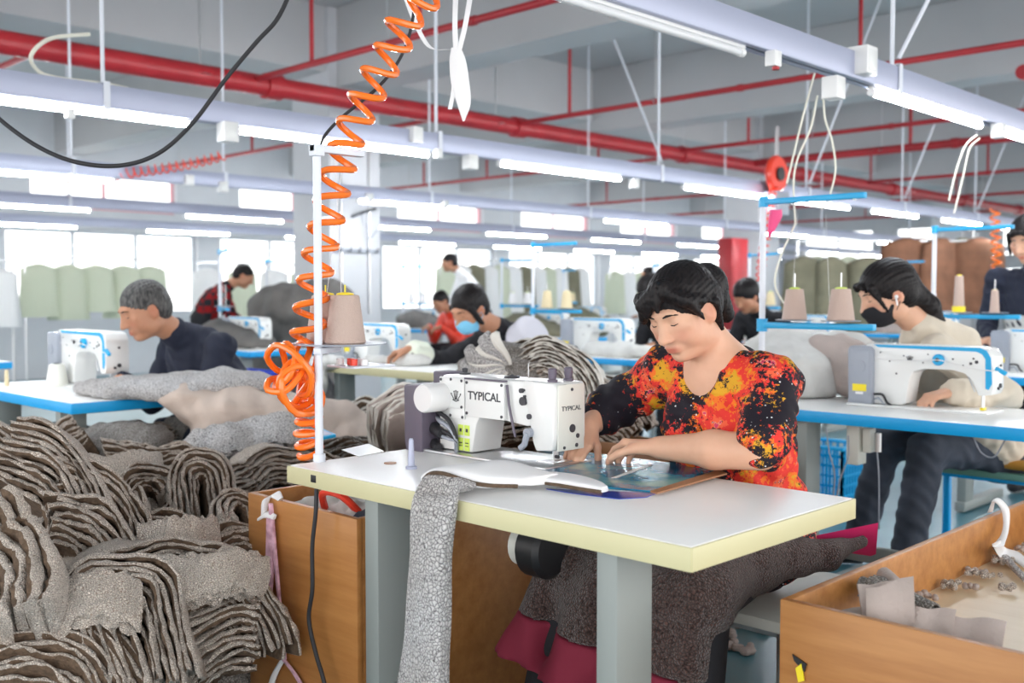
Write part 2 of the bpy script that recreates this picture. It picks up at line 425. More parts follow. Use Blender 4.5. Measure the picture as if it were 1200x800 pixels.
for hs, axis, fx in ((wins, 'x', WX - .12), (wins2, 'y', EY + .12)):
    for (a, b, c, d) in hs:
        wn += 1; g = G(); hi = c > 2; mt = 'frame_pink' if (hi and axis == 'x') else 'frame_alu'
        def B(u, z, su, sz, t=.06):
            if axis == 'x': g.box((fx, u, z), (t, su, sz), mt)
            else: g.box((u, fx, z), (su, t, sz), mt)
        B((a + b) / 2, c + .02, b - a, .04); B((a + b) / 2, d - .02, b - a, .04)
        nm = 2 if hi else 3
        for i in range(nm + 1): B(a + .02 + (b - a - .04) * i / nm, (c + d) / 2, .04, d - c - .08)
        f = struct(g, 'window_%d' % wn)
        gg = G()
        if axis == 'x': gg.box((fx, (a + b) / 2, (c + d) / 2), (.008, b - a - .06, d - c - .06), 'window_glass')
        else: gg.box(((a + b) / 2, fx, (c + d) / 2), (b - a - .06, .008, d - c - .06), 'window_glass')
        p = gg.build('glass_pane', parent=f)

# columns, beams
for i, (cx, cy) in enumerate(((-8.6, 6.26), (-8.6, 14.06), (-8.6, 21.86))):
    g = G(); g.box((cx, cy, CEIL / 2), (.62, .62, CEIL), 'plaster', bev=.01); struct(g, 'column')
g = G(); g.box((-8.6, 10.5, 3.64), (.5, 31, .62), 'ceiling_paint'); struct(g, 'ceiling_beam')
for y in (-1.54, 2.36, 6.26, 10.16, 14.06, 17.96, 21.86):
    g = G(); g.box(((WX + 5) / 2, y, 3.57), (5 - WX, .42, .75), 'ceiling_paint'); struct(g, 'ceiling_beam')

# red sprinkler pipes
def pipe(label, a, b, r, sprigs=(), up=True, n=12):
    t = thing('sprinkler_pipe', label, 'pipe', group=None); a = Vector(a); b = Vector(b)
    G().cyl(a, b, r, 'red_pipe', n=n).build('pipe_run', t)
    L = b - a; nc = int(L.length // 3)
    for i in range(1, nc + 1):
        p = a + L * (i / (nc + 1)); ax = L.normalized()
        G().cyl(p - ax * r * .9, p + ax * r * .9, r * 1.25, 'red_pipe', n=n).build('coupling', t)
    for s_ in sprigs:
        p = a + L * s_; G().cyl(p, (p.x, p.y, p.z + (.95 if up else -.2)), .017 if r < .05 else .022, 'red_pipe', n=8).build('riser', t)
    for i in range(nc):
        p = a + L * ((i + .5) / max(nc, 1)); G().cyl(p, (p.x, p.y, CEIL), .008, 'steel', n=6).ball((p.x, p.y, p.z), (r * 1.3, r * 1.3, .015), 'steel', 8).build('pipe_hanger', t)
    return t
pipe('thick red sprinkler main running under the ceiling along the tray lines', (-7.55, -4, 2.92), (-7.55, 25.5, 2.92), .085, n=18)
for y, x0, x1, sp, lb in ((4.66, -7.55, 3.0, (.08, .2, .42), 'thin red branch pipe nearest the camera, crossing above the coiled hose'),
                          (7.75, -7.55, 3.2, (.07, .35, .6), 'thin red branch pipe crossing behind the tilted white tie rod'),
                          (10.6, -7.5, 3.2, (.09, .3, .45, .7), 'thin red branch pipe third from the camera, above the red hose reel'),
                          (12.3, -7.5, 3.2, (.2, .4, .6), 'thicker red branch pipe behind the red hose reel'),
                          (15.6, -14.5, 3.2, (.1, .3, .4, .5, .6), 'far thin red pipe just beyond the second column'),
                          (19.0, -14.5, 3.2, (.2, .4, .5, .6, .7), 'far thin red pipe second from the far wall'),
                          (22.8, -14.5, 3.2, (.2, .4, .6, .7), 'far thin red pipe nearest the far wall'),):
    pipe(lb, (x0, y, 2.95), (x1, y, 2.95), .05 if y == 12.3 else .026, sp)
pipe('thin red pipe over the left windows, behind the first column', (-7.6, 6.9, 2.93), (-14.8, 6.9, 2.93), .024, (.2, .5))
pipe('thin red pipe over the left windows, in front of the first column', (-7.6, 3.0, 2.93), (-14.8, 3.0, 2.93), .024, (.25, .6))
pipe('thin red pipe running above the second window row of the left wall', (-7.6, 10.9, 2.93), (-14.8, 10.9, 2.93), .024, (.2, .5, .7))
pipe('second thick red main near the far right of the ceiling', (-3.0, 9.0, 3.0), (-3.0, 25.5, 3.0), .06, ())

# ---------------------------------------------------------------- lighting trunking, tubes, hangers
def trunking(x, y0, y1, z, label):
    t = thing('light_trunking', label, 'cable trunking')
    g = G(); w, h = .065, .105
    g.box((x, (y0 + y1) / 2, z + h / 2 - .004), (w, y1 - y0, .006), 'tray_metal')
    for s_ in (-1, 1):
        g.box((x + s_ * w / 2, (y0 + y1) / 2, z), (.005, y1 - y0, h), 'tray_metal', bev=.001)
        g.box((x + s_ * (w / 2 - .012), (y0 + y1) / 2, z - h / 2), (.024, y1 - y0, .004), 'tray_metal')
    g.build('channel', t)
    G().box((x, (y0 + y1) / 2, z - h / 2 + .004), (.012, y1 - y0, .004), 'black').build('slot', t)
    return t
ORD = ['nearest', 'second', 'third', 'fourth', 'fifth', 'sixth', 'seventh', 'eighth', 'ninth', 'tenth', 'eleventh', 'twelfth', 'thirteenth']
def tube_light(x, y0, y1, z, label, group, lit=True):
    t = thing('tube_light', label, 'tube light', (x, (y0 + y1) / 2, z), 0, group); L = y1 - y0
    G().box((0, 0, .017), (.026, L, .016), 'white_plastic', bev=.003).build('housing', t)
    G().cyl((0, -L / 2 + .02, -.003), (0, L / 2 - .02, -.003), .0135, 'tube_glow' if lit else 'tube_off', n=12).build('tube', t)
    for s_ in (-1, 1): G().cyl((0, s_ * (L / 2 - .022), -.003), (0, s_ * L / 2, -.003), .016, 'white_plastic', n=12).build('end_cap', t)
    return t
TR = [(-2.0, 'right-hand'), (-4.7, 'long centre-left'), (-7.4, 'third'), (-10.1, 'fourth'), (-12.8, 'last')]
trunking(-2.0, -1.0, 25, 2.115, 'pale blue light trunking nearest the camera, over the floral-shirted worker')
trunking(-4.7, -2.5, 25, 2.095, 'pale blue light trunking over the row of the man in navy')
trunking(-7.4, -2, 25, 2.09, 'pale light trunking just in front of the first column')
trunking(-10.1, -1, 25, 2.09, 'grey light trunking passing below the left wall windows')
trunking(-12.8, 0, 25, 2.09, 'grey light trunking closest to the left windows')
near = [(1.9, 3.2, False), (4.19, 5.42, True), (5.66, 6.9, True), (7.3, 8.5, True), (8.9, 10.1, True), (10.6, 11.8, True), (12.3, 13.5, True), (14, 15.2, True)]
for i, (a, b, l) in enumerate(near):
    tube_light(-2.0, a, b, 2.04, ('unlit' if not l else 'lit') + ' tube light under the nearest trunking, %s from the camera' % ORD[i], 'tube lights of the nearest trunking', l)
yy = [(.2, 1.2), (1.35, 2.56), (2.8, 4.1), (4.67, 5.92), (6.68, 7.87), (8.3, 9.43), (9.88, 11.0), (11.6, 12.8), (13.3, 14.5), (15, 16.2), (16.8, 18)]
for i, (a, b) in enumerate(yy):
    tube_light(-4.7, a, b, 2.02, 'lit tube light under the trunking over the navy-jacket man, %s from the camera' % ORD[i], 'tube lights of the second trunking')
for x, nm, y0, st, n in ((-7.4, 'trunking before the first column', 2.2, 3.4, 6), (-10.1, 'trunking below the left windows', 3.2, 2.2, 9), (-12.8, 'trunking closest to the left windows', 4.2, 2.1, 9)):
    for i in range(n):
        tube_light(x, y0 + i * st, y0 + i * st + 1.22, 2.015, 'lit tube light under the %s, %s from the camera' % (nm, ORD[i]), 'tube lights of the ' + nm)
def sock(x, y, z, label, s=1.0):
    t = thing('socket_box', label, 'socket box', (x, y, z))
    G().box((0, 0, 0), (.07 * s, .075 * s, .09 * s), 'white_plastic', bev=.004).build('box_body', t)
    G().box((.036 * s, 0, 0), (.004, .055 * s, .065 * s), 'white_paint', bev=.002).build('face_plate', t)
    return t
for y, z, s_, lb in ((3.33, 2.03, .62, 'small white socket with a red button under the near trunking'), (3.78, 1.99, .95, 'white socket box hanging under the near trunking between the tubes'),
                 (4.02, 2.13, 1.25, 'large white junction box on the side of the near trunking'), (5.53, 2.02, .8, 'white socket box at the right end of the lit near tube')):
    t = sock(-1.955, y, z, lb, s_)
    if s_ == .62: G().cyl((.01, 0, -.04), (.01, 0, -.03), .013, 'red_pipe', n=12).build('button', t)
for i, (px, py, s_, w_) in enumerate(((267, 155, 1.1, 'above the fabric pile'), (82, 133, .5, 'at the far left'), (486, 158, 1.0, 'beside the coiled hose'), (513, 180, .6, 'below the long steel rod'), (551, 190, 1.0, 'left of the long lit tube'), (743, 215, .8, 'at the end of the long lit tube'))):
    p = at(px, py, x=-4.66); sock(-4.66, p.y, p.z, 'white socket box under the second trunking ' + w_, s_)
for i, (px, py, w_) in enumerate(((221, 211, 'left of the bright window'), (261, 219, 'between the two left windows'), (432, 232, 'in front of the first column'), (520, 240, 'right of the first column'))):
    p = at(px, py, x=-7.36); sock(-7.36, p.y, p.z, 'small white socket box under the third trunking ' + w_, .9)

def hanger(x, y, z, label, tilt=0, grp=None):
    t = thing('hanger_rod', label, 'hanger rod', (x, y, z), 0, grp)
    G().cyl((0, 0, .05), (0, 0, CEIL - z), .010, 'white_metal', n=8).build('rod', t)
    G().box((.04, 0, -.0), (.006, .03, .13), 'white_metal').box((0, 0, .062), (.08, .03, .006), 'white_metal').build('clamp', t)
    if tilt: 
        G().cyl((.03, 0, .09), (tilt * .9, abs(tilt) * .35, CEIL - z), .009, 'white_metal', n=8).build('tie_rod', t)
    return t
hanger(-2.0, 4.39, 2.115, 'white hanger rod with a bolted tie brace on the nearest trunking', .9)
hanger(-4.7, 2.12, 2.095, 'white hanger rod at the upper left, holding the second trunking', 0)
hanger(-4.7, 4.15, 2.095, 'long steel hanger rod beside the hanging white cloth tag', 0)
hanger(-4.7, 6.37, 2.095, 'pale hanger rod right of the tilted rod, on the second trunking', -1.2)
for y, i in ((8.6, 'third'), (10.6, 'fourth'), (12.6, 'fifth')): hanger(-4.7, y, 2.095, 'hanger rod of the second trunking beyond the red reel, %s from the left' % i, .7)
for y, i in ((6.6, 'second'), (9.0, 'third'), (11.5, 'fourth')): hanger(-2.0, y, 2.115, 'hanger rod of the nearest trunking, %s from the camera' % i, .6)
for j, y in enumerate((3.1, 4.3, 6.45, 8.75, 11.45, 14, 17)): hanger(-7.4, y, 2.09, 'thin hanger rod of the third trunking, %s from the camera' % ORD[j], 0)
for j, y in enumerate((4.2, 7.2, 10.3, 13.3, 16.5)): hanger(-10.1, y, 2.09, 'thin hanger rod over the trunking below the windows, %s from the camera' % ORD[j], 0)

# fire cabinet panel and reel
t = thing('hose_cabinet', 'tall red fire hose cabinet against the second column', 'fire cabinet', (-8.25, 13.0, 0))
G().box((0, 0, 1.0), (.24, .42, 2.0), 'red_pipe', bev=.01).build('cabinet_body', t); G().box((.125, 0, 1.1), (.01, .36, 1.5), 'red_pipe', bev=.004).build('door', t)
p = at(910, 204, x=-4.6)
t = thing('hose_reel', 'round red hose reel hanging beside the second trunking', 'reel', p)
G().cyl((-.03, 0, 0), (.03, 0, 0), .16, 'red_hose', n=24, bev=.02).cyl((-.05, 0, 0), (.05, 0, 0), .06, 'black', n=12).build('drum', t)
G().box((0, 0, .25), (.02, .03, .3), 'steel').build('bracket', t); G().box((0, 0, -.25), (.14, .2, .2), 'grey_box', bev=.01).build('reel_box', t)
# ================================================================ TABLES
def table(x0, y0, label, edge='edge_blue', top=.76, L=1.22, Wd=.60, th=.042, group=None):
    """sewing table; (x0,y0) = its left front corner"""
    t = thing('sewing_table', label, 'table', (x0, y0, 0), 0, group)
    G().box((L / 2, Wd / 2, top - th / 2 + .0005), (L - .008, Wd - .008, th), 'laminate', bev=.003).build('tabletop', t)
    g = G(); e = .005
    for c, s_ in (((L / 2, 0, 0), (L, e, th)), ((L / 2, Wd, 0), (L, e, th)), ((0, Wd / 2, 0), (e, Wd, th)), ((L, Wd / 2, 0), (e, Wd, th))):
        g.box((c[0], c[1], top - th / 2 - .001), (s_[0] + .0, s_[1], s_[2]), edge, bev=.001)
    g.build('edge_band', t)
    for lx in (.30, L - .21):
        g = G(); zt = top - th - .001
        # C-profile upright: web + two flanges, slotted upper section, foot bar
        yc = .085
        g.box((lx, yc, .05 + (zt - .05) / 2), (.05, .11, zt - .05), 'leg_paint', bev=.004)
        g.box((lx + .0, Wd / 2, zt - .012), (.045, Wd - .12, .024), 'leg_paint', bev=.003)
        g.build('leg', t)
        G().box((lx, Wd / 2, .035), (.055, Wd - .02, .05), 'leg_paint', bev=.005).build('foot', t)
    G().box((L / 2 + .045, .085, .24), (L - .56, .03, .06), 'leg_paint', bev=.003).build('stretcher', t)
    return t
T1 = table(-2.225, 1.463, 'white sewing table with yellowed cream edge, closest to the camera', 'edge_cream')
T2 = table(-2.25, 3.52, 'white table with bright blue edge in front of the woman in black face mask', L=1.5)
T3 = table(-2.48, 5.70, 'blue-edged table at the right frame side, behind the black-masked woman', L=1.5)
T4 = table(-5.32, 1.70, 'blue-edged white table of the man in navy jacket')
T5 = table(-5.05, 3.42, 'cream-edged table of the woman in pale blue face mask', 'edge_cream', top=.80)
T6 = table(-5.32, 5.45, 'blue-edged table behind the tall striped fabric bundle')
far_t = []
for x, y, lb in ((-8.15, 1.9, 'blue-edged table under the dark grey fabric heap at far left'), (-10.0, 6.10, 'blue-edged table where the plaid-shirt man leans'),
                 (-7.9, 7.6, 'distant blue-edged table right of the first column'), (-5.3, 8.2, 'distant blue-edged table of the boy in black behind the spool stand'),
                 (-7.9, 10.2, 'far blue-edged table in the third row'), (-10.6, 8.4, 'far blue-edged table behind the pale blue masked woman'), (-10.6, 11.5, 'far table before the windows, mid picture'),
                 (-5.3, 11.0, 'far blue-edged table in the second row, before the red cabinet'), (-2.3, 8.2, 'far blue-edged table in the nearest row'), (-8.1, 4.2, 'blue-edged table between the first column and the heap'),
                 (-2.4, 11.0, 'farthest blue-edged table of the nearest row'), (-10.6, 14.5, 'far table near the second column')):
    t = dup(T4, (x, y, 0), label=lb); far_t.append(t)

# under-table motor, pedal rod of the main table
t = thing('clutch_motor', 'black round motor hanging under the closest sewing table', 'motor', (-1.62, 1.78, .60))
G().cyl((-.04, -.02, 0), (.035, -.02, 0), .068, 'black', n=24, bev=.012).build('motor_body', t)
G().cyl((-.075, -.02, 0), (-.04, -.02, 0), .05, 'cream_paint', n=24, bev=.006).build('belt_guard', t)
G().box((.02, 0, .088), (.1, .08, .045), 'steel').build('bracket', t)

# ================================================================ SEWING MACHINES
def screw(g, p, n, r=.004, mt='dark_ink'):
    p = Vector(p); n = Vector(n); g.cyl(p - n * .001, p + n * .0016, r, mt, n=10)
def machine_main():
    """lockstitch machine; origin: needle point on the table; arm runs along -x; back side looks to -y"""
    t = thing('sewing_machine', 'white industrial sewing machine with dark purple motor box and dark lettering', 'sewing machine', (-1.745, 1.945, .7605))
    Y0 = -.065; Y1 = .045       # back / front faces of the arm
    # bed plate
    G().box((-.20, -.01, .004), (.50, .18, .008), 'steel', bev=.003).box((-.0, -.01, .0095), (.06, .07, .003), 'steel').build('bed_plate', t)
    # column + arm as one casting (side profile extruded front to back)
    prof = [(-.375, .01), (-.375, .19), (-.36, .212), (.015, .212), (.03, .20), (.03, .12), (-.02, .105), (-.045, .098), (-.19, .112), (-.215, .108), (-.228, .09), (-.245, .01)]
    G().prism([(x, z) for x, z in prof], (0, Y1, 0), (1, 0, 0), (0, 0, 1), -(Y1 - Y0) * -1, 'white_paint', bev=.006).build('arm', t)
    # head: face casting reaching down
    G().prism([(-.055, .215), (.045, .212), (.052, .20), (.052, .075), (.044, .045), (-.01, .04), (-.02, .06)], (0, Y1 + .004, 0), (1, 0, 0), (0, 0, 1), (Y1 - Y0) + .008, 'white_paint', bev=.005).build('head_casting', t)
    g = G(); g.box((.0545, -.010, .126), (.006, .098, .165), 'cream_paint', bev=.003)
    for y, z, r in ((.0, .195, .004), (.002, .098, .0105), (.022, .078, .006), (.018, .055, .005), (-.028, .052, .004)): g.cyl((.0565, y - .01, z), (.0595, y - .01, z), r, 'dark_ink', n=16)
    fp = g.build('face_plate', t)
    text_mesh('face_lettering', 'TYPICAL', .0165, (.0582, -.012, .148), (R(90), 0, R(90)), 'dark_ink', fp, sx=1.15)
    # back plates
    yb = Y0 - .003
    g = G(); g.box((-.318, yb, .165), (.098, .006, .085), 'white_paint', bev=.002).box((-.298, yb, .112), (.06, .006, .03), 'white_paint', bev=.002)
    for x, z in ((-.36, .2), (-.278, .2), (-.32, .202), (-.278, .13), (-.322, .105), (-.275, .103)): screw(g, (x, yb - .003, z), (0, -1, 0))
    pa = g.build('back_cover', t)
    # crown emblem on the plate
    g = G(); z0 = .148; x0 = -.300; yy_ = yb - .0036
    for dx, h, dx2 in ((-.012, .014, -.018), (-.005, .020, -.007), (0, .022, 0), (.005, .020, .007), (.012, .014, .018)):
        g.tube([(x0 + dx * .5, yy_, z0), (x0 + dx2, yy_, z0 + h)], .0012, 'dark_ink', n=6).ball((x0 + dx2, yy_, z0 + h + .002), .0022, 'dark_ink', 8)
    g.tube([(x0 - .012, yy_, z0), (x0, yy_, z0 - .004), (x0 + .012, yy_, z0)], .0016, 'dark_ink', n=6)
    g.build('emblem', pa)
    g = G(); g.box((-.185, yb - .004, .157), (.145, .012, .098), 'white_paint', bev=.003).box((-.185, yb - .005, .2085), (.147, .014, .004), 'purple_box')
    for x, z in ((-.25, .198), (-.12, .198), (-.25, .117), (-.12, .117)): screw(g, (x, yb - .0105, z), (0, -1, 0))
    pb = g.build('name_plate', t)
    text_mesh('plate_lettering', 'TYPICAL', .031, (-.185, yb - .0105, .164), (R(90), 0, 0), 'dark_ink', pb, sx=1.02, bold=.0004)
    # thread lever, knobs, tension discs on the head
    g = G(); g.tube([(-.105, yb - .006, .20), (-.098, yb - .006, .15), (-.082, yb - .006, .09), (-.075, yb - .006, .07)], .0035, 'purple_box', n=8); g.build('lifting_lever', t)
    g = G()
    for x, z, r in ((-.052, .162, .011), (-.030, .125, .007), (-.058, .188, .006), (-.046, .175, .003), (-.05, .19, .003)): g.cyl((x, yb + .002, z), (x, yb - .006, z), r, 'dark_ink', n=16)
    g.build('adjuster_holes', t)
    g = G(); g.cyl((-.028, yb, .085), (-.028, yb - .015, .085), .012, 'grey_box', n=16).tube([(-.028, yb - .012, .085), (-.036, yb - .014, .055), (-.05, yb - .014, .045)], .008, 'grey_box', n=10); g.build('reverse_lever', t)
    for x, y in ((.02, -.04), (.02, .02)):
        G().lathe((x, y, .21), (0, 0, 1), [(0, .013), (.008, .013), (.009, .009), (.022, .011), (.034, .011), (.037, .008), (.037, 0)], 'purple_box').build('top_knob', t)
    G().lathe((-.33, -.01, .212), (0, 0, 1), [(0, .016), (.004, .016), (.005, .007), (.016, .008), (.018, 0)], 'dark_ink').build('oil_cap', t)
    G().lathe((-.15, -.01, .212), (0, 0, 1), [(0, .022), (.004, .02), (.006, .008), (.010, 0)], 'dark_ink').build('oil_window', t)
    G().tube([(-.10, 0, .21), (-.10, 0, .25), (-.095, 0, .255)], .0015, 'steel', n=6).build('thread_post', t)
    # needle bar + presser foot
    g = G(); g.cyl((0, 0, .05), (0, 0, .018), .0035, 'steel', n=10).cyl((0, 0, .02), (0, 0, .003), .001, 'steel', n=6); g.build('needle_bar', t)
    g = G(); g.cyl((0, -.012, .06), (0, -.012, .014), .004, 'steel', n=10).box((0, -.006, .011), (.016, .03, .006), 'steel', bev=.002).cyl((.006, -.012, .022), (.016, -.012, .022), .0045, 'dark_ink', n=12); g.build('presser_foot', t)
    # hand wheel facing the back side
    G().lathe((-.36, -.062, .152), (0, -1, 0), [(0, .030), (.008, .039), (.07, .039), (.076, .036), (.0775, .02), (.077, 0)], 'white_plastic', n=32).build('hand_wheel', t)
    # motor/control box
    g = G(); g.prism([(-.468, -.005), (-.475, .02), (-.478, .175), (-.472, .182), (-.405, .182), (-.40, .175), (-.402, -.005)], (0, -.0, 0), (1, 0, 0), (0, 0, 1), .105, 'purple_box', bev=.005)
    g.box((-.42, .012, .165), (.07, .06, .10), 'purple_box', bev=.006); g.build('motor_box', t)
    # yellow caution labels
    g = G()
    for dx in (-.012, .012):
        g.box((-.275 + dx, Y0 - .0008, .068), (.02, .0012, .028), 'lime').box((-.275 + dx, Y0 - .0008, .03), (.02, .0012, .034), 'lime')
        g.box((-.275 + dx, Y0 - .0016, .068), (.008, .0006, .009), 'dark_ink').box((-.275 + dx, Y0 - .0016, .034), (.012, .0006, .003), 'dark_ink').box((-.275 + dx, Y0 - .0016, .026), (.012, .0006, .002), 'dark_ink')
    g.build('caution_label', t)
    # cables behind the wheel
    for i, (r, dz) in enumerate(((.006, 0), (.006, -.022), (.0055, -.044), (.005, -.06))):
        G().tube(bez([(-.40, -.05, .105 + dz * .7), (-.36, -.075, .108 + dz), (-.315, -.082, .09 + dz * .8), (-.292, -.08, .05 + dz * .2), (-.30, -.07, .008)]), r, 'grey_box' if i % 2 else 'black_rubber').build('cable', t)
    g = G(); g.cyl((-.40, -.06, .062), (-.345, -.08, .052), .018, 'black_rubber', r2=.013, n=14).cyl((-.40, -.06, .018), (-.36, -.08, .012), .016, 'black_rubber', r2=.012, n=14); g.build('cable_boot', t)
    # pale blue plug pin standing on the table is a thing of its own (below)
    return t
MM = machine_main()
t = thing('plastic_peg', 'small pale blue tapered peg standing on the closest table', 'peg', at(482, 549, z=.7605))
G().lathe((0, 0, 0), (0, 0, 1), [(0, .014), (.006, .014), (.008, .009), (.07, .006), (.075, .004), (.075, 0)], 'tray_metal').build('peg_body', t)
t['label'] = 'small pale blue tapered peg standing beside the purple motor box'

def machine_jack(label, loc, s=1.0, group=None):
    """white machine with blue stripe; same frame as the other"""
    t = thing('sewing_machine', label, 'sewing machine', loc, 0, group); t.scale = (s, s, s)
    Y0 = -.06; Y1 = .05
    G().box((-.24, -.01, .004), (.58, .18, .008), 'white_paint', bev=.003).build('bed_plate', t)
    prof = [(-.47, .01), (-.47, .245), (-.455, .262), (.0, .262), (.035, .255), (.055, .225), (.06, .10), (.05, .075), (.0, .07), (-.03, .13), (-.055, .155), (-.10, .165), (-.22, .165), (-.262, .15), (-.275, .12), (-.29, .02), (-.31, .01)]
    arm = G().prism(prof, (0, Y1, 0), (1, 0, 0), (0, 0, 1), Y1 - Y0, 'white_paint', bev=.006).build('arm', t)
    # blue stripe along the top and down the head
    st = [(-.43, .258), (.005, .258), (.03, .248), (.046, .22), (.052, .12), (.04, .095), (.028, .10), (.026, .215), (.012, .234), (-.01, .243), (-.41, .247)]
    G().prism(st, (0, Y0 + .0, 0), (1, 0, 0), (0, 0, 1), .0025, 'blue_plastic').build('blue_stripe', t)
    g = G()
    for x, z, r in ((-.40, .225, .003), (-.30, .215, .003), (-.20, .225, .003), (-.22, .19, .003), (-.10, .21, .004), (-.02, .215, .004), (-.03, .195, .006), (-.008, .202, .007), (-.33, .14, .004), (-.36, .19, .003), (-.06, .185, .004)): screw(g, (x, Y0 - .0005, z), (0, -1, 0), r)
    g.build('screws', t)
    g = G(); x0 = -.275; z0 = .207; yy_ = Y0 - .002
    for dx in (-.014, -.006, 0, .006, .014): g.tube([(x0 + dx * .4, yy_, z0 - .008), (x0 + dx, yy_, z0 + .010 - abs(dx) * .3)], .0012, 'dark_ink', n=5)
    g.tube([(x0 - .01, yy_, z0 - .006), (x0, yy_, z0 - .011), (x0 + .01, yy_, z0 - .006)], .0014, 'dark_ink', n=5)
    g.build('emblem', arm)
    G().cyl((-.155, Y0 + .002, .205), (-.155, Y0 - .018, .205), .023, 'blue_plastic', n=24, bev=.004).cyl((-.155, Y0 - .018, .205), (-.155, Y0 - .022, .205), .008, 'dark_ink', n=12).build('tension_dial', t)
    G().tube(bez([(-.44, Y0 - .004, .20), (-.3, Y0 - .006, .195), (-.155, Y0 - .024, .205), (-.09, Y0 - .012, .19), (0, Y0 - .008, .175), (.08, Y0 - .01, .17)]), .002, 'white_wire', n=6).build('sensor_wire', t)
    G().box((.085, Y0 - .004, .172), (.045, .014, .016), 'blue_plastic', rot=(0, R(28), 0), bev=.003).build('led_lamp', t)
    g = G(); g.prism([(-.53, .004), (-.535, .235), (-.525, .25), (-.44, .25), (-.425, .235), (-.425, .004)], (0, .03, 0), (1, 0, 0), (0, 0, 1), .115, 'grey_box', bev=.007); mb = g.build('motor_box', t)
    G().box((-.478, -.0865, .075), (.062, .003, .03), 'yellow').box((-.478, -.087, .052), (.034, .002, .01), 'white_plastic').build('sticker', mb)
    G().box((-.478, -.0862, .135), (.085, .003, .19), 'grey_box', bev=.001).cyl((-.478, -.087, .165), (-.478, -.092, .165), .026, 'grey_box', n=20).build('cover_panel', mb)
    G().tube([(-.05, Y0 + .01, .16), (-.025, Y0 - .006, .12), (-.01, Y0 - .006, .085)], .003, 'steel', n=6).build('lifting_lever', t)
    G().cyl((0, 0, .08), (0, 0, .018), .0045, 'steel', n=8).cyl((0, 0, .02), (0, 0, .002), .0012, 'steel', n=6).build('needle_bar', t)
    G().box((0, -.005, .014), (.016, .03, .01), 'yellow', bev=.002).cyl((0, -.012, .07), (0, -.012, .016), .004, 'steel', n=8).build('presser_foot', t)
    for y_, z_, r_ in ((0, .19, .005), (0, .11, .009), (-.02, .10, .006)): G().cyl((.06, y_, z_), (.066, y_, z_), r_, 'dark_ink').build('face_screw', t)
    g = G(); g.tube(bez([(-.42, Y0 - .01, .05), (-.38, Y0 - .02, .05), (-.36, Y0 - .02, .02), (-.35, Y0, .005)]), .005, 'black_rubber').tube(bez([(-.42, Y0 - .01, .03), (-.39, Y0 - .03, .035), (-.37, Y0 - .02, .008)]), .004, 'grey_box'); g.build('cable', t)
    return t
MJ = machine_jack('blue-striped white sewing machine before the woman in black face mask', (-1.41, 3.90, .7605), .92)
def mcopy(x, y, label, z=.7605, s=.92, rz=0): return dup(MJ, (x, y, z), rz, label, (s, s, s))
mcopy(-1.64, 6.05, 'blue-striped machine at the right frame edge, before the person in zip jacket')
m4 = mcopy(-4.60, 2.10, 'white machine with blue stripe beside the man in navy', s=1.0)
p = at(67, 452, z=.7605); t = thing('thread_cone', 'bare white cone standing before the machine of the man in navy', 'thread cone', p)
G().lathe((0, 0, 0), (0, 0, 1), [(0, .05), (.004, .052), (.10, .034), (.105, .025), (.105, 0)], 'cream_paint').build('cone_shell', t); G().cyl((0, 0, .105), (0, 0, .108), .012, 'dark_ink').build('cone_hole', t)
p = at(8, 452, z=.7605); t = thing('plastic_peg', 'small yellow peg at the left end of the navy-jacket man\'s table', 'peg', p); G().lathe((0, 0, 0), (0, 0, 1), [(0, .011), (.05, .009), (.075, .008), (.075, 0)], 'cream_thread').build('peg_body', t)
mcopy(-3.98, 3.80, 'white machine head on the table of the pale blue masked woman', z=.8005, s=.85).location.x = -4.62
mcopy(-4.55, 5.78, 'blue-striped machine behind the tall striped bundle', s=1.0)
for i, (t, lb) in enumerate(zip(far_t, ('small machine behind the blue-striped one at far left', 'machine the plaid-shirt man leans over', 'distant machine right of the first column', 'distant machine of the boy in black',
            'far machine on the third row table', 'far machine behind the pale blue masked woman', 'far machine before the windows, mid picture', 'far machine in the second row before the red cabinet',
            'far machine on the nearest row', 'machine between the first column and the grey heap', 'farthest machine of the nearest row', 'far machine near the second column'))):
    mcopy(t.location.x + .85, t.location.y + .35, lb, s=.95)

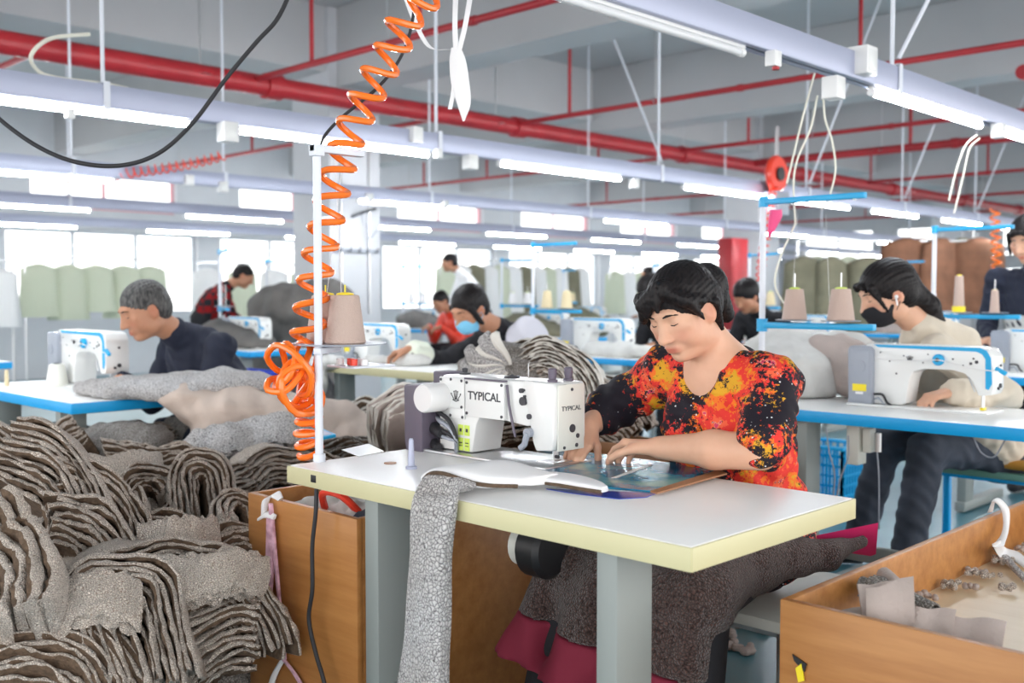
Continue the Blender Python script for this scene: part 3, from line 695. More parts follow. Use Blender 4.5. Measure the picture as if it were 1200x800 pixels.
# ================================================================ THREAD STANDS
def cone(loc, label, h=.118, r=.047, mt='tan_thread', tip='lime', group='thread cones'):
    t = thing('thread_cone', label, 'thread cone', loc, 0, group)
    prof = [(0, r * .92), (.004, r)]
    for i in range(1, 30):
        f = i / 30; prof.append((.004 + f * (h - .008), r * (1 - .30 * f) + (.0007 if i % 2 else -.0004)))
    prof += [(h - .002, r * .68), (h, r * .6), (h, 0)]
    G().lathe((0, 0, 0), (0, 0, 1), prof, mt, 28).build('winding', t)
    G().lathe((0, 0, h - .001), (0, 0, 1), [(0, r * .45), (.005, r * .42), (.008, r * .2), (.008, 0)], tip, 16).build('core_cap', t)
    return t
def stand(x, y, z, label, cones, color='blue_plastic', H=.80, top_dir=(1, 0), tray=True, full=True, zt=.31, top_len=.42):
    t = thing('thread_stand', label, 'thread stand', (x, y, z))
    G().cyl((0, 0, 0), (0, 0, H), .012, 'white_metal', n=16).cyl((0, 0, 0), (0, 0, .012), .022, 'white_metal', n=16).cyl((0, 0, H * .52), (0, 0, H * .52 + .02), .0145, 'white_metal', n=16).build('pole', t)
    dx, dy = top_dir; L = top_len; a = math.atan2(dy, dx)
    g = G(); g.box((dx * L / 2, dy * L / 2, H - .01), (L, .026, .022), color, rot=(0, 0, a), bev=.003).cyl((0, 0, H - .03), (0, 0, H + .012), .019, color, n=16)
    for f in (.45, .9): g.cyl((dx * L * f, dy * L * f, H - .026), (dx * L * f, dy * L * f, H - .02), .007, 'white_plastic', n=10)
    g.build('guide_arm', t)
    if tray:
        g = G(); g.box((L * .55, 0, zt), (L * 1.1, .03, .024), color, bev=.003).cyl((0, 0, zt - .025), (0, 0, zt + .025), .021, color, n=16); g.build('cone_arm', t)
        for i, c in enumerate(cones):
            cx = .14 + i * .19
            d = G().lathe((cx, 0, zt + .018), (0, 0, 1), [(0, .02), (.002, .07), (.005, .072), (.006, .06), (.004, .02), (.004, 0)], 'grey_box', 24).build('disc', t)
            G().cyl((cx, 0, zt + .02), (cx, 0, zt + .20), .0025, 'steel', n=6).build('spindle', d)
    return t
def put_cones(st, specs):
    for i, (lb, h, r, m_, tip) in enumerate(specs):
        cone(st.location + Vector((.14 + i * .19, 0, .31 + .0225)), lb, h, r, m_, tip)
S2 = stand(-2.15, 3.60, .7605, 'blue-armed white thread stand with a pink rag tied on top', [1, 1])
put_cones(S2, [('left tan thread cone on the blue arm right of the floral shirt', .118, .047, 'tan_thread', 'lime'), ('right tan thread cone on the blue arm, nearer the grey machine box', .118, .05, 'tan_thread', 'lime')])
S3 = stand(-2.38, 5.80, .7605, 'blue-armed thread stand right of the black-masked woman', [1, 1])
put_cones(S3, [('tall thread cone with yellow base at far right', .20, .03, 'tan_thread', 'yellow'), ('slim tan thread cone before the zip jacket', .12, .025, 'tan_thread', 'cream_thread')])
G().cyl((.14, 0, .334), (.14, 0, .365), .034, 'yellow', n=20).build('yellow_band', S3)
S6 = stand(-5.22, 5.55, .7605, 'white thread stand with cyan arm over the striped bundle', [1, 1])
put_cones(S6, [('left cream thread cone beside the far white pole', .12, .042, 'cream_thread', 'cream_thread'), ('right cream thread cone beside the far white pole', .12, .042, 'cream_thread', 'cream_thread')])
S5 = stand(-5.00, 3.50, .8005, 'slim white stand pole left of the orange hose', [], color='white_metal', H=.83, tray=False, top_len=.2)
for i, (tt, lb) in enumerate(zip(far_t, ('blue-armed stand behind the grey heap', 'blue-armed stand by the plaid-shirt man', 'distant blue-armed stand right of the first column', 'distant blue-armed stand of the boy in black',
            'far blue-armed stand on the third row', 'far stand behind the pale blue masked woman', 'far stand before the windows', 'far stand before the red cabinet', 'far stand on the nearest row', 'blue-armed stand between column and heap',
            'farthest stand of the nearest row', 'far stand near the second column'))):
    s_ = dup(S2, (tt.location.x + .15, tt.location.y + .1 + .03 * i, .7605), R((i * 67) % 50 - 25), lb)
    if i < 8:
        for j in (0, 1):
            r_ = s_.rotation_euler.z; cx = .14 + j * .19
            c = cone((s_.location.x + cx * math.cos(r_), s_.location.y + cx * math.sin(r_), .7605 + .3325), ('left' if j == 0 else 'right') + ' cone on the ' + lb, .12, .044, ('cream_thread', 'tan_thread', 'white_cloth')[i % 3])
# main stand: white, its arm reaching away, two fat cones
MS = thing('thread_stand', 'white thread stand at the left end of the closest table', 'thread stand', (-2.212, 1.550, .7605))
g = G(); g.cyl((0, 0, 0), (0, 0, .80), .0105, 'white_metal', n=18).cyl((0, 0, 0), (0, 0, .02), .016, 'white_metal', n=16); g.build('pole', MS)
g = G(); g.box((0, .065, .80), (.022, .16, .018), 'white_metal', bev=.002).box((0, 0, .795), (.03, .03, .03), 'white_metal', bev=.003); g.build('guide_arm', MS)
g = G(); g.box((-.03, .05, .285), (.02, .16, .016), 'white_metal', rot=(0, 0, R(35)), bev=.002); g.build('cone_arm', MS)
d = G().lathe((-.045, .095, .294), (0, 0, 1), [(0, .03), (.0, .08), (.004, .128), (.007, .128), (.006, .05), (.006, 0)], 'grey_box', 30).build('disc', MS)
for cx, cy in ((0, .085), (-.115, .105)):
    G().cyl((cx, cy, .30), (cx, cy, .455), .002, 'yellow', n=8).build('spindle', d)
cone((-2.212, 1.635, 1.061), 'fat pinkish-beige thread cone in front on the white stand', .128, .053, 'tan_thread', 'yellow')
cone((-2.327, 1.655, 1.061), 'fat thread cone half hidden behind the orange hose', .128, .053, 'tan_thread', 'yellow')
# brush/spools of the stand tray base
t = thing('sewing_spool_rack', 'small tray of red and white bobbins under the fat thread cones', 'bobbin tray', (-2.23, 1.68, 1.0))
G().box((0, .02, .0), (.12, .14, .006), 'white_metal', bev=.002).build('tray', t)
for i in range(5):
    G().cyl((-.04 + .02 * i, -.02 + .02 * (i % 3), .003), (-.04 + .02 * i, -.02 + .02 * (i % 3), .02), .010, 'red_hose' if i % 2 else 'white_plastic', n=12).build('bobbin', t)
# ================================================================ PEOPLE
def hairmat(name, col, streak):
    k = NT(name, 0.5, 0.25); v = k.obj((1, 1, .25)); n = k.noise(v, 120, 3)
    k.base(k.ramp(n.outputs['Fac'], [(0.35, col), (0.75, streak)])); k.bump(n.outputs['Fac'], .5, .004)
hairmat('hair_black', (0.004, 0.003, 0.004), (0.016, 0.012, 0.012))
hairmat('hair_grey', (0.03, 0.03, 0.032), (0.16, 0.155, 0.15))
def skinmat(name, col):
    k = NT(name, 0.5, 0.4); a = k.t.nodes.new('ShaderNodeVertexColor'); a.layer_name = 'Col'
    k.b.inputs['Subsurface Weight'].default_value = .12; k.b.inputs['Subsurface Radius'].default_value = (.02, .008, .005); k.b.inputs['Subsurface Scale'].default_value = .4
    n = k.noise(k.obj(), 25, 3); k.base(k.mix(1.0, k.mix(1.0, a.outputs['Color'], (*col,), 'MULTIPLY'), k.ramp(n.outputs['Fac'], [(.3, (.94, .91, .9)), (.7, (1, 1, 1))]), 'MULTIPLY'))
skinmat('skin_fair', (0.70, 0.41, 0.28)); skinmat('skin_tan', (0.50, 0.25, 0.15))
def print_mat():
    """dark cloth with red, orange and yellow flower clusters and small white dots"""
    k = NT('floral_print', 0.75, 0.3); v = k.obj((1, 1, 1))
    big = k.noise(v, 7.5, 2, .5); fine = k.noise(v, 75, 5, .75); mid = k.noise(v, 22, 4, .7)
    ad = k.t.nodes.new('ShaderNodeMath'); ad.operation = 'MULTIPLY_ADD'; k.l(fine.outputs['Fac'], ad.inputs[0]); ad.inputs[1].default_value = .8; k.l(big.outputs['Fac'], ad.inputs[2])
    mask = k.ramp(ad.outputs[0], [(0.925, (0, 0, 0)), (0.935, (1, 1, 1))])
    ho = k.noise(k.obj((1, 1, 1), (0, .4, .3)), 9, 3, .6); hm = k.t.nodes.new('ShaderNodeMath'); hm.operation = 'MULTIPLY_ADD'; k.l(mid.outputs['Fac'], hm.inputs[0]); hm.inputs[1].default_value = .7; k.l(ho.outputs['Fac'], hm.inputs[2])
    hue = k.ramp(hm.outputs[0], [(0.0, (.66, .34, .02)), (0.76, (.78, .17, .02)), (0.82, (.72, .04, .03)), (0.92, (.80, .12, .05)), (0.99, (.72, .60, .40)), (1.0, (.62, .05, .12))], 'CONSTANT')
    dots = k.vor(v, 62); dm = k.ramp(dots.outputs['Distance'], [(0.10, (1, 1, 1)), (0.16, (0, 0, 0))])
    dn = k.noise(v, 5, 1); dz = k.ramp(dn.outputs['Fac'], [(0.42, (0, 0, 0)), (0.45, (1, 1, 1))])
    dd = k.mix(1.0, dm, dz, 'MULTIPLY')
    base = k.mix(dd, (.012, .009, .016), (.75, .75, .78))
    k.base(k.mix(mask, base, hue)); return k.m
print_mat()
def plaid():
    k = NT('plaid', .85, .2); v = k.obj((1, 1, 1)); w = k.t.nodes.new('ShaderNodeTexChecker'); w.inputs['Scale'].default_value = 14; w.inputs[1].default_value = (.25, .01, .012, 1); w.inputs[2].default_value = (.02, .02, .025, 1); k.l(v, w.inputs[0]); k.base(w.outputs[0])
plaid()
mat('navy', (0.012, 0.016, 0.035), 0.85, bump=.3, bscale=25); mat('black_cloth', (0.012, 0.012, 0.016), .85, bump=.3, bscale=25)
mat('cream_hood', (0.64, 0.57, 0.47), .9, bump=.35, bscale=22, var=.05, vscale=10); mat('denim_dark', (0.05, 0.06, 0.085), .85, bump=.3, bscale=18, var=.25, vscale=8)
mat('brown_panel', (0.09, 0.055, 0.05), .85); mat('mask_blue', (0.20, 0.55, 0.80), .8, bump=.2, bscale=60); mat('orange_cloth', (0.62, 0.30, 0.05), .9)
mat('sleeve_cover', (0.78, 0.82, 0.70), .8, bump=.4, bscale=30); mat('pale_vest', (0.66, 0.66, 0.74), .9, bump=.4, bscale=25); mat('lip', (0.5, 0.1, 0.09), .5); mat('eye_dark', (0.012, 0.008, 0.008), .3)

def V3(*a): return np.array(a, float)
def frame(yaw, pitch, roll=0):
    """columns: S (person's left), F (face), U (up). yaw 0 looks to -y; positive turns towards -x"""
    M = Matrix.Rotation(-R(yaw), 3, 'Z') @ Matrix.Rotation(R(pitch), 3, 'X') @ Matrix.Rotation(R(roll), 3, 'Y')
    return np.array([list(M @ Vector((1, 0, 0))), list(M @ Vector((0, -1, 0))), list(M @ Vector((0, 0, 1)))]).T
class Head:
    def __init__(s, c, yaw=0, pitch=0, roll=0, hs=1.0): s.c = np.array(c, float); s.M = frame(yaw, pitch, roll); s.hs = hs
    def p(s, a, f, u): return s.c + s.M @ (np.array((a, f, u)) * s.hs)
    def loc(s, P): return ((P - s.c) @ s.M) / s.hs
    def rot(s, ax, deg):
        return s.M @ np.array(Matrix.Rotation(R(deg), 3, ax))
def skin_head(S, H, fem=True, detail=True):
    h = H.hs; M = H.M
    def el(a, f, u, r, k=.02, op='add', M_=None): S.el(H.p(a, f, u), [q * h for q in r], M if M_ is None else M_, k * h, op)
    el(0, -.012, .035, (.074, .094, .088), .0); el(0, .020, -.028, (.060, .066, .078), .03)
    el(0, .045, .0, (.056, .048, .065), .02)
    el(0, .062, -.084, (.024 if fem else .030, .024, .020), .025)
    for s_ in (-1, 1):
        el(s_ * .040, .050, -.030, (.026, .026, .030), .02)           # cheeks
        el(s_ * .050, .0, -.062, (.018, .03, .024), .03)           # jaw corners
        el(s_ * .044, .062, -.002, (.022, .014, .012), .014)          # cheek bone
        if detail:
            el(s_ * .031, .097, .020, (.019, .013, .012), .012, 'sub')   # sockets
            el(s_ * .031, .074, .017, (.0150, .0135, .0125), .004)          # lids
            el(s_ * .073, -.010, -.004, (.010, .020, .031), .006, 'add', H.rot('Z', s_ * 22))
            el(s_ * .083, -.004, .002, (.006, .011, .018), .004, 'sub', H.rot('Z', s_ * 22))
        else: el(s_ * .074, -.01, -.004, (.01, .02, .03), .006)
    el(0, .083, .040, (.046, .012, .011), .016)
    S.rc(H.p(0, .086, .028), H.p(0, .106, -.016), .0085 * h, .0120 * h, .010 * h)
    el(0, .110, -.022, (.0135, .0120, .0105), .006)
    for s_ in (-1, 1): el(s_ * .0125, .098, -.025, (.0085, .0105, .0080), .005)
    el(0, .082, -.056, (.025, .010, .014), .012)
    if detail:
        el(0, .0900, -.0520, (.022, .0070, .0052), .004); el(0, .0890, -.0622, (.019, .0078, .0062), .004)
        S.rc(H.p(-.022, .0955, -.0570), H.p(.022, .0955, -.0570), .0016 * h, .0016 * h, .002 * h, 'sub')
        el(0, .0905, -.074, (.016, .005, .005), .006, 'sub')
def head_paint(H, ear=True):
    def f(P):
        L = H.loc(P); c = np.ones((len(P), 3)); a, f_, u = L.T
        lip = np.exp(-((a / .021) ** 4 + ((u + .057) / .0095) ** 4)) * (f_ > .080)
        c = c * (1 - lip[:, None]) + lip[:, None] * np.array([.78, .42, .42])
        ck = .16 * np.exp(-(((np.abs(a) - .042) / .02) ** 2 + ((u + .022) / .022) ** 2)) * (f_ > .03)
        c[:, 1] -= ck; c[:, 2] -= ck
        er = .2 * np.exp(-((np.abs(a) - .08) / .012) ** 2 - ((u) / .03) ** 2 - ((f_ + .01) / .03) ** 2); c[:, 1] -= er; c[:, 2] -= er
        return c
    return f
def face_marks(H, parent, origin, brow='hair_black'):
    o = Vector(origin)
    def P(a, f, u): return Vector(H.p(a, f, u)) - o
    h = H.hs
    for s_ in (-1, 1):
        G().tube([P(s_ * .014, .0950, .036), P(s_ * .026, .0940, .040), P(s_ * .040, .0865, .0395), P(s_ * .050, .0770, .034)], [.002 * h, .0032 * h, .0028 * h, .001 * h], brow, n=6).build('eyebrow', parent)
        G().tube([P(s_ * .018, .0835, .0145), P(s_ * .025, .0872, .0105), P(s_ * .034, .0870, .0095), P(s_ * .043, .0810, .012)], [.0008 * h, .0014 * h, .0015 * h, .001 * h], 'eye_dark', n=6).build('eyelash', parent)
def hand(S, wrist, d, n, thumb, sc_=1.0, curl=(25, 30, 34, 40), curl2=35, spread=4, k=.003):
    """d: pointing direction, n: palm normal (side the fingers curl to), thumb: unit direction of the thumb side"""
    w = np.array(wrist, float); d = np.array(d, float); d /= np.linalg.norm(d); n = np.array(n, float); n -= d * (n @ d); n /= np.linalg.norm(n)
    t = np.cross(d, n); t = t if t @ np.array(thumb, float) > 0 else -t
    def rot(v, ax, a): return np.array(Matrix.Rotation(a, 3, Vector(ax)) @ Vector(v))
    q = lambda a, b, c: w + (d * a + t * b + n * c) * sc_
    kn = [(.088, .030), (.092, .010), (.088, -.010), (.080, -.028)]
    for a, b in kn: S.rc(q(.004, b * .45, 0), q(a, b, -.002), .0165 * sc_, .0115 * sc_, .012 * sc_)
    S.rc(q(.02, .02, .006), q(.055, .032, .010), .014 * sc_, .013 * sc_, .012 * sc_)
    ln = [(.040, .024, .020), (.045, .028, .021), (.041, .026, .020), (.032, .020, .018)]
    sg = 1 if np.cross(d, n) @ t > 0 else -1
    for i, ((a, b), L) in enumerate(zip(kn, ln)):
        p = q(a, b, -.002); dd = rot(d, n, sg * R((1.5 - i) * spread)); c = R(curl[i]); ax = np.cross(dd, n); ax /= np.linalg.norm(ax)
        r = .0090 - .0006 * (i == 3)
        for j, l in enumerate(L):
            dd2 = rot(dd, ax, c if j == 0 else R(curl2)); dd = dd2; p2 = p + dd * l * sc_
            S.rc(p, p2, (r - j * .0008) * sc_, (r - (j + 1) * .0008) * sc_, k if j else .008); p = p2
    p = q(.030, .026, .006); dd = d * .72 + t * .62 + n * .28; dd /= np.linalg.norm(dd)
    for j, l in enumerate((.034, .030, .024)):
        p2 = p + dd * l * sc_; S.rc(p, p2, (.0125 - j * .0015) * sc_, (.011 - j * .0012) * sc_, .006 if j else .012); p = p2; dd = dd * .9 + n * .22 + d * .15 - t * .12; dd /= np.linalg.norm(dd)
def mid_elbow(sh, wr, L1, L2, pole):
    sh = np.array(sh, float); wr = np.array(wr, float); v = wr - sh; D = min(np.linalg.norm(v), L1 + L2 - .005); u = v / np.linalg.norm(v)
    a = (L1 ** 2 - L2 ** 2 + D ** 2) / (2 * D); hgt = math.sqrt(max(L1 ** 2 - a * a, 0)); pl = np.array(pole, float); pl -= u * (pl @ u); pl /= np.linalg.norm(pl)
    return sh + u * a + pl * hgt

def person(label, o, H, J, top, trousers=None, skin='skin_fair', h=.006, hair=None, arms='long', fem=True, detail=True, sleeve_r=.05, collar=True, hem=None, cov=None, marks=True, build_legs=True, hands=None, extra=None):
    """J: dict of joints in world space. o: origin on the floor"""
    t = thing('person', label, 'person', o)
    allp = np.array([H.c] + [np.array(v, float) for v in J.values()]); lo = allp.min(0) - .17; hi = allp.max(0) + .17; lo[2] = max(lo[2], .0)
    S = SDF(lo, hi, h); j = {k_: np.array(v, float) for k_, v in J.items()}
    skin_head(S, H, fem, detail)
    S.rc(H.p(0, -.02, -.05), j['neck'], .052 * H.hs, .058, .02)
    up = j['neck'] - j['pelvis']; sp = up / np.linalg.norm(up)
    S.rc(j['neck'] - sp * .03, j['shL'] * .9 + j['neck'] * .1, .035, .032, .02); S.rc(j['neck'] - sp * .03, j['shR'] * .9 + j['neck'] * .1, .035, .032, .02)
    S.rc(j['neck'] - sp * .14, j['pelvis'], .07, .07, .03); S.rc(j['neck'] - sp * .02, j['neck'] - sp * .18, .045, .07, .03)
    for s_ in 'LR':
        S.rc(j['sh' + s_], j['el' + s_], .038, .034, .02); S.rc(j['el' + s_], j['wr' + s_], .034, .026, .015)
        if hands and s_ in hands: hand(S, j['wr' + s_], *hands[s_])
        if build_legs and 'kn' + s_ in j:
            S.rc(j['pelvis'], j['kn' + s_], .06, .045, .03); S.rc(j['kn' + s_], j['an' + s_], .05, .035, .02)
    S.build('body', skin, t, o, head_paint(H))
    # top
    T = SDF(lo, hi, h); side = j['shL'] - j['shR']; wd = np.linalg.norm(side); side /= wd; fr = np.cross(side, sp); B = np.stack([side, fr, sp], 1)
    cc = j['neck'] * .58 + j['pelvis'] * .42 - sp * .02; LL = np.linalg.norm(up)
    T.el(cc, (wd * .50, .145, LL * .46), B, .0); T.el(j['pelvis'] + sp * .10, (wd * .44, .135, .19), B, .06)
    T.rc(j['shL'], j['shR'], .062, .062, .05); T.rc(j['neck'] - sp * .03, j['neck'] - sp * .1, .078, .11, .04)
    for s_ in 'LR':
        T.rc(j['sh' + s_], j['el' + s_], .064, sleeve_r + .006, .035)
        if arms == 'long': T.rc(j['el' + s_], j['wr' + s_] + (j['el' + s_] - j['wr' + s_]) * .08, sleeve_r + .006, sleeve_r - .008, .02)
    if collar: T.rc(j['neck'] - sp * .02, j['neck'] + (H.p(0, -.03, -.08) - j['neck']) * .35, .075, .068, .02)
    def wr_(X, Y, Z): return .004 * np.sin(48 * X + 22 * Z + 3 * np.sin(19 * Y)) * np.sin(31 * Z - 27 * Y + 2.5 * np.sin(23 * X)) + .0025 * np.sin(90 * Z + 40 * X + 3 * np.sin(37 * Y))
    T.warp(wr_)
    if extra: extra(T, j, H)
    T.build('top', top, t, o)
    if trousers:
        P = SDF(lo, hi, h)
        for s_ in 'LR':
            sg = 1 if s_ == 'L' else -1; hp = j['pelvis'] + side * sg * .085
            P.rc(hp, j['kn' + s_], .095, .072, .03); P.rc(j['kn' + s_], j['an' + s_], .072, .062, .02)
        P.el(j['pelvis'], (.17, .135, .12), B, .04); P.warp(wr_); P.build('trousers', trousers, t, o)
        for s_ in 'LR':
            a = j['an' + s_]; f = -fr if fr @ (j['kn' + s_] - j['pelvis']) < 0 else fr; f = np.array([f[0], f[1], 0]); f /= np.linalg.norm(f)
            Q = SDF(a - .2, a + .2, .008); Q.rc([a[0], a[1], .05], [a[0] + f[0] * .11, a[1] + f[1] * .11, .038], .045, .036, .02).cut((0, 0, 0.004), (0, 0, -1)); Q.build('shoe', 'black_rubber', t, o)
    if marks: face_marks(H, t, o)
    if hair:
        Hs = SDF(H.c - .26 * H.hs, H.c + .26 * H.hs, max(h * .8, .0035)); hair(Hs, H)
        Hs.build('hair', hair.m if hasattr(hair, 'm') else 'hair_black', t, o)
    return t, j
def strands(H, amp=.0016, fr=420):
    def f(X, Y, Z):
        P = np.stack(np.broadcast_arrays(X, Y, Z), -1).reshape(-1, 3); L = H.loc(P); a, f_, u = L.T
        ang = np.arctan2(u - .0, a) * .09
        return (amp * np.sin(fr * ang + 30 * f_ + 2 * np.sin(60 * u)) + amp * .6 * np.sin(fr * 2.1 * ang + 50 * f_)).reshape(np.broadcast(X, Y, Z).shape)
    return f
def hair_short(S, H):
    h = H.hs; M = H.M
    S.el(H.p(0, -.016, .044), [q * h for q in (.0785, .099, .0865)], M, 0); S.el(H.p(0, -.05, .0), [q * h for q in (.074, .066, .07)], M, .02)
    S.el(H.p(0, .105, -.035), [q * h for q in (.10, .075, .098)], M, .006, 'sub'); S.el(H.p(0, .02, -.1), [q * h for q in (.12, .09, .075)], M, .006, 'sub')
    for s_ in (-1, 1): S.el(H.p(s_ * .08, -.005, -.01), [q * h for q in (.02, .026, .034)], M, .004, 'sub')
    S.warp(strands(H))
def hair_short_grey(S, H): hair_short(S, H)
hair_short_grey.m = 'hair_grey'
def hair_fringe(S, H):
    h = H.hs; M = H.M
    S.el(H.p(0, -.018, .048), [q * h for q in (.090, .112, .094)], M, 0); S.el(H.p(0, -.05, -.02), [q * h for q in (.082, .07, .08)], M, .02)
    S.el(H.p(0, .112, -.045), [q * h for q in (.085, .07, .098)], M, .006, 'sub'); S.el(H.p(0, .03, -.115), [q * h for q in (.12, .09, .075)], M, .006, 'sub')
    S.warp(strands(H))
def hair_bun(S, H):
    h = H.hs; M = H.M
    S.el(H.p(0, -.018, .046), [q * h for q in (.083, .104, .088)], M, 0); S.el(H.p(0, -.05, -.0), [q * h for q in (.078, .066, .08)], M, .02); S.el(H.p(0, -.105, .06), [q * h for q in (.032, .032, .034)], M, .012)
    for s_ in (-1, 1): S.rc(H.p(s_ * .070, .045, .04), H.p(s_ * .078, .022, -.07), .018 * h, .014 * h, .01)
    S.el(H.p(0, .115, -.03), [q * h for q in (.068, .078, .100)], M, .006, 'sub'); S.el(H.p(0, .03, -.12), [q * h for q in (.12, .09, .07)], M, .006, 'sub')
    S.warp(strands(H))
def hair_long(S, H):
    h = H.hs; M = H.M
    S.el(H.p(0, -.020, .044), [q * h for q in (.088, .112, .096)], M, 0); S.el(H.p(0, -.05, -.0), [q * h for q in (.082, .07, .085)], M, .02)
    S.rc(H.p(0, -.09, .0), H.p(0, -.14, -.10), .045 * h, .038 * h, .03); S.rc(H.p(0, -.14, -.10), H.p(.01, -.155, -.22), .036 * h, .018 * h, .02)
    S.rc(H.p(-.070, .052, .055), H.p(-.076, .060, -.06), .014 * h, .007 * h, .01); S.rc(H.p(.055, .075, .06), H.p(.074, .048, -.045), .013 * h, .005 * h, .01); S.rc(H.p(.02, .094, .075), H.p(.042, .094, .03), .014 * h, .008 * h, .01); S.rc(H.p(-.02, .094, .075), H.p(-.042, .094, .03), .014 * h, .008 * h, .01); S.rc(H.p(0, .098, .075), H.p(0, .104, .042), .013 * h, .006 * h, .01)
    S.el(H.p(0, .122, -.03), [q * h for q in (.072, .075, .108)], M, .006, 'sub'); S.el(H.p(0, .045, -.115), [q * h for q in (.12, .07, .08)], M, .006, 'sub'); S.el(H.p(.086, .0, -.01), [q * h for q in (.02, .022, .03)], M, .004, 'sub')
    S.warp(strands(H))
def hair_main(S, H):
    h = H.hs; M = H.M
    def el(a, f, u, r, k=.02, op='add'): S.el(H.p(a, f, u), [q * h for q in r], M, k * h, op)
    el(0, -.016, .046, (.084, .103, .089), 0); el(0, -.055, .01, (.080, .066, .08), .02)
    # swept fringe, parted on her left side
    S.rc(H.p(.018, .066, .112), H.p(-.035, .098, .078), .018 * h, .016 * h, .015); S.rc(H.p(-.035, .094, .070), H.p(-.066, .078, .028), .016 * h, .012 * h, .012)
    S.rc(H.p(.018, .060, .100), H.p(-.055, .070, .080), .020 * h, .018 * h, .015); S.rc(H.p(-.055, .070, .08), H.p(-.078, .040, .025), .018 * h, .014 * h, .012); S.rc(H.p(-.082, .05, .03), H.p(-.078, .048, -.035), .012 * h, .005 * h, .01)
    S.rc(H.p(.0, .090, .085), H.p(-.030, .1, .045), .014 * h, .007 * h, .008); S.rc(H.p(.01, .088, .085), H.p(.010, .1, .058), .013 * h, .006 * h, .008); S.rc(H.p(-.03, .09, .07), H.p(-.055, .09, .035), .014 * h, .007 * h, .008)
    S.rc(H.p(.024, .072, .098), H.p(.064, .052, .062), .016 * h, .014 * h, .012); S.rc(H.p(.064, .052, .062), H.p(.078, .005, .035), .014 * h, .013 * h, .012)
    S.rc(H.p(.074, .048, .05), H.p(.080, .022, -.01), .011 * h, .005 * h, .01); S.rc(H.p(.08, -.03, .01), H.p(.062, -.045, -.07), .018 * h, .008 * h, .01)
    # ponytail bunch
    el(.01, -.118, .03, (.050, .045, .055), .02); S.rc(H.p(.01, -.125, .02), H.p(.012, -.14, -.075), .042 * h, .024 * h, .02)
    el(.006, .120, -.030, (.064, .070, .084), .006, 'sub'); el(0, .05, -.115, (.12, .075, .080), .006, 'sub'); el(.083, .0, -.006, (.022, .024, .030), .004, 'sub')
    S.rc(H.p(.02, .09, .112), H.p(.026, .02, .136), .0030 * h, .003 * h, .003, 'sub')
    S.warp(strands(H, .0010, 700))

# ---- 1. the main worker
H = Head((-1.47, 2.10, 1.143), yaw=2, pitch=27, roll=-5, hs=.94)
J = dict(pelvis=(-1.42, 2.33, .53), neck=(-1.425, 2.18, 1.035), shL=(-1.265, 2.165, .995), shR=(-1.60, 2.19, .995), elL=(-1.205, 2.035, .835), wrL=(-1.50, 2.045, .818),
         elR=(-1.78, 2.185, .875), wrR=(-1.752, 2.075, .845), knL=(-1.27, 1.87, .53), knR=(-1.60, 1.86, .53), anL=(-1.25, 1.80, .09), anR=(-1.66, 1.78, .09))
J['shL'] = (-1.285, 2.20, .975); J['shR'] = (-1.60, 2.22, .985); J['neck'] = (-1.435, 2.215, 1.025); J['elL'] = (-1.232, 2.065, .835)
O1 = (-1.42, 2.33, 0)
t = thing('person', 'woman in floral print shirt sewing at the closest table, looking down', 'person', O1); MAIN = t
j = {k_: np.array(v, float) for k_, v in J.items()}
S = SDF((-1.92, 1.62, .04), (-1.08, 2.50, 1.36), .0042)
skin_head(S, H, True, True)
S.rc(H.p(0, -.03, -.06), j['neck'] + V3(0, .01, -.02), .054, .066, .025)
S.el(H.p(0, .030, -.086), np.array((.04, .03, .016)), H.M, .02)     # soft under-chin
S.rc(j['neck'] + V3(-.04, -.015, -.03), j['shL'] + V3(-.03, 0, -.01), .045, .048, .04); S.rc(j['neck'] + V3(.04, -.015, -.03), j['shR'] + V3(.03, 0, -.01), .045, .048, .04)
S.el(j['neck'] + V3(0, .005, -.13), (.125, .085, .16), None, .05); S.rc(j['neck'] + V3(0, .03, -.2), j['pelvis'], .09, .10, .05)
S.rc(j['shL'], j['elL'] + V3(0, 0, .01), .045, .036, .02); S.rc(j['elL'], j['elL'] * .55 + j['wrL'] * .45, .043, .044, .015); S.rc(j['elL'] * .55 + j['wrL'] * .45, j['wrL'], .043, .028, .02)
S.rc(j['shR'], j['elR'], .05, .042, .03); S.rc(j['elR'], j['wrR'], .042, .028, .02)
hand(S, j['wrL'], (-1, .05, -.04), (0, -.25, -1), (-.2, -1, -.1), .98, curl=(26, 30, 34, 38), curl2=26, spread=5)
hand(S, j['wrR'], (.28, -.75, -.40), (-.1, -.45, -1), (1, .1, 0), .92, curl=(22, 28, 32, 36), curl2=28, spread=5)
for s_ in 'LR': S.rc(j['pelvis'], j['kn' + s_], .08, .055, .03); S.rc(j['kn' + s_], j['an' + s_], .055, .036, .02); S.rc(j['an' + s_], j['an' + s_] + V3(0, -.1, -.03), .036, .03, .02)
S.build('body', 'skin_fair', t, O1, head_paint(H))
face_marks(H, t, O1)
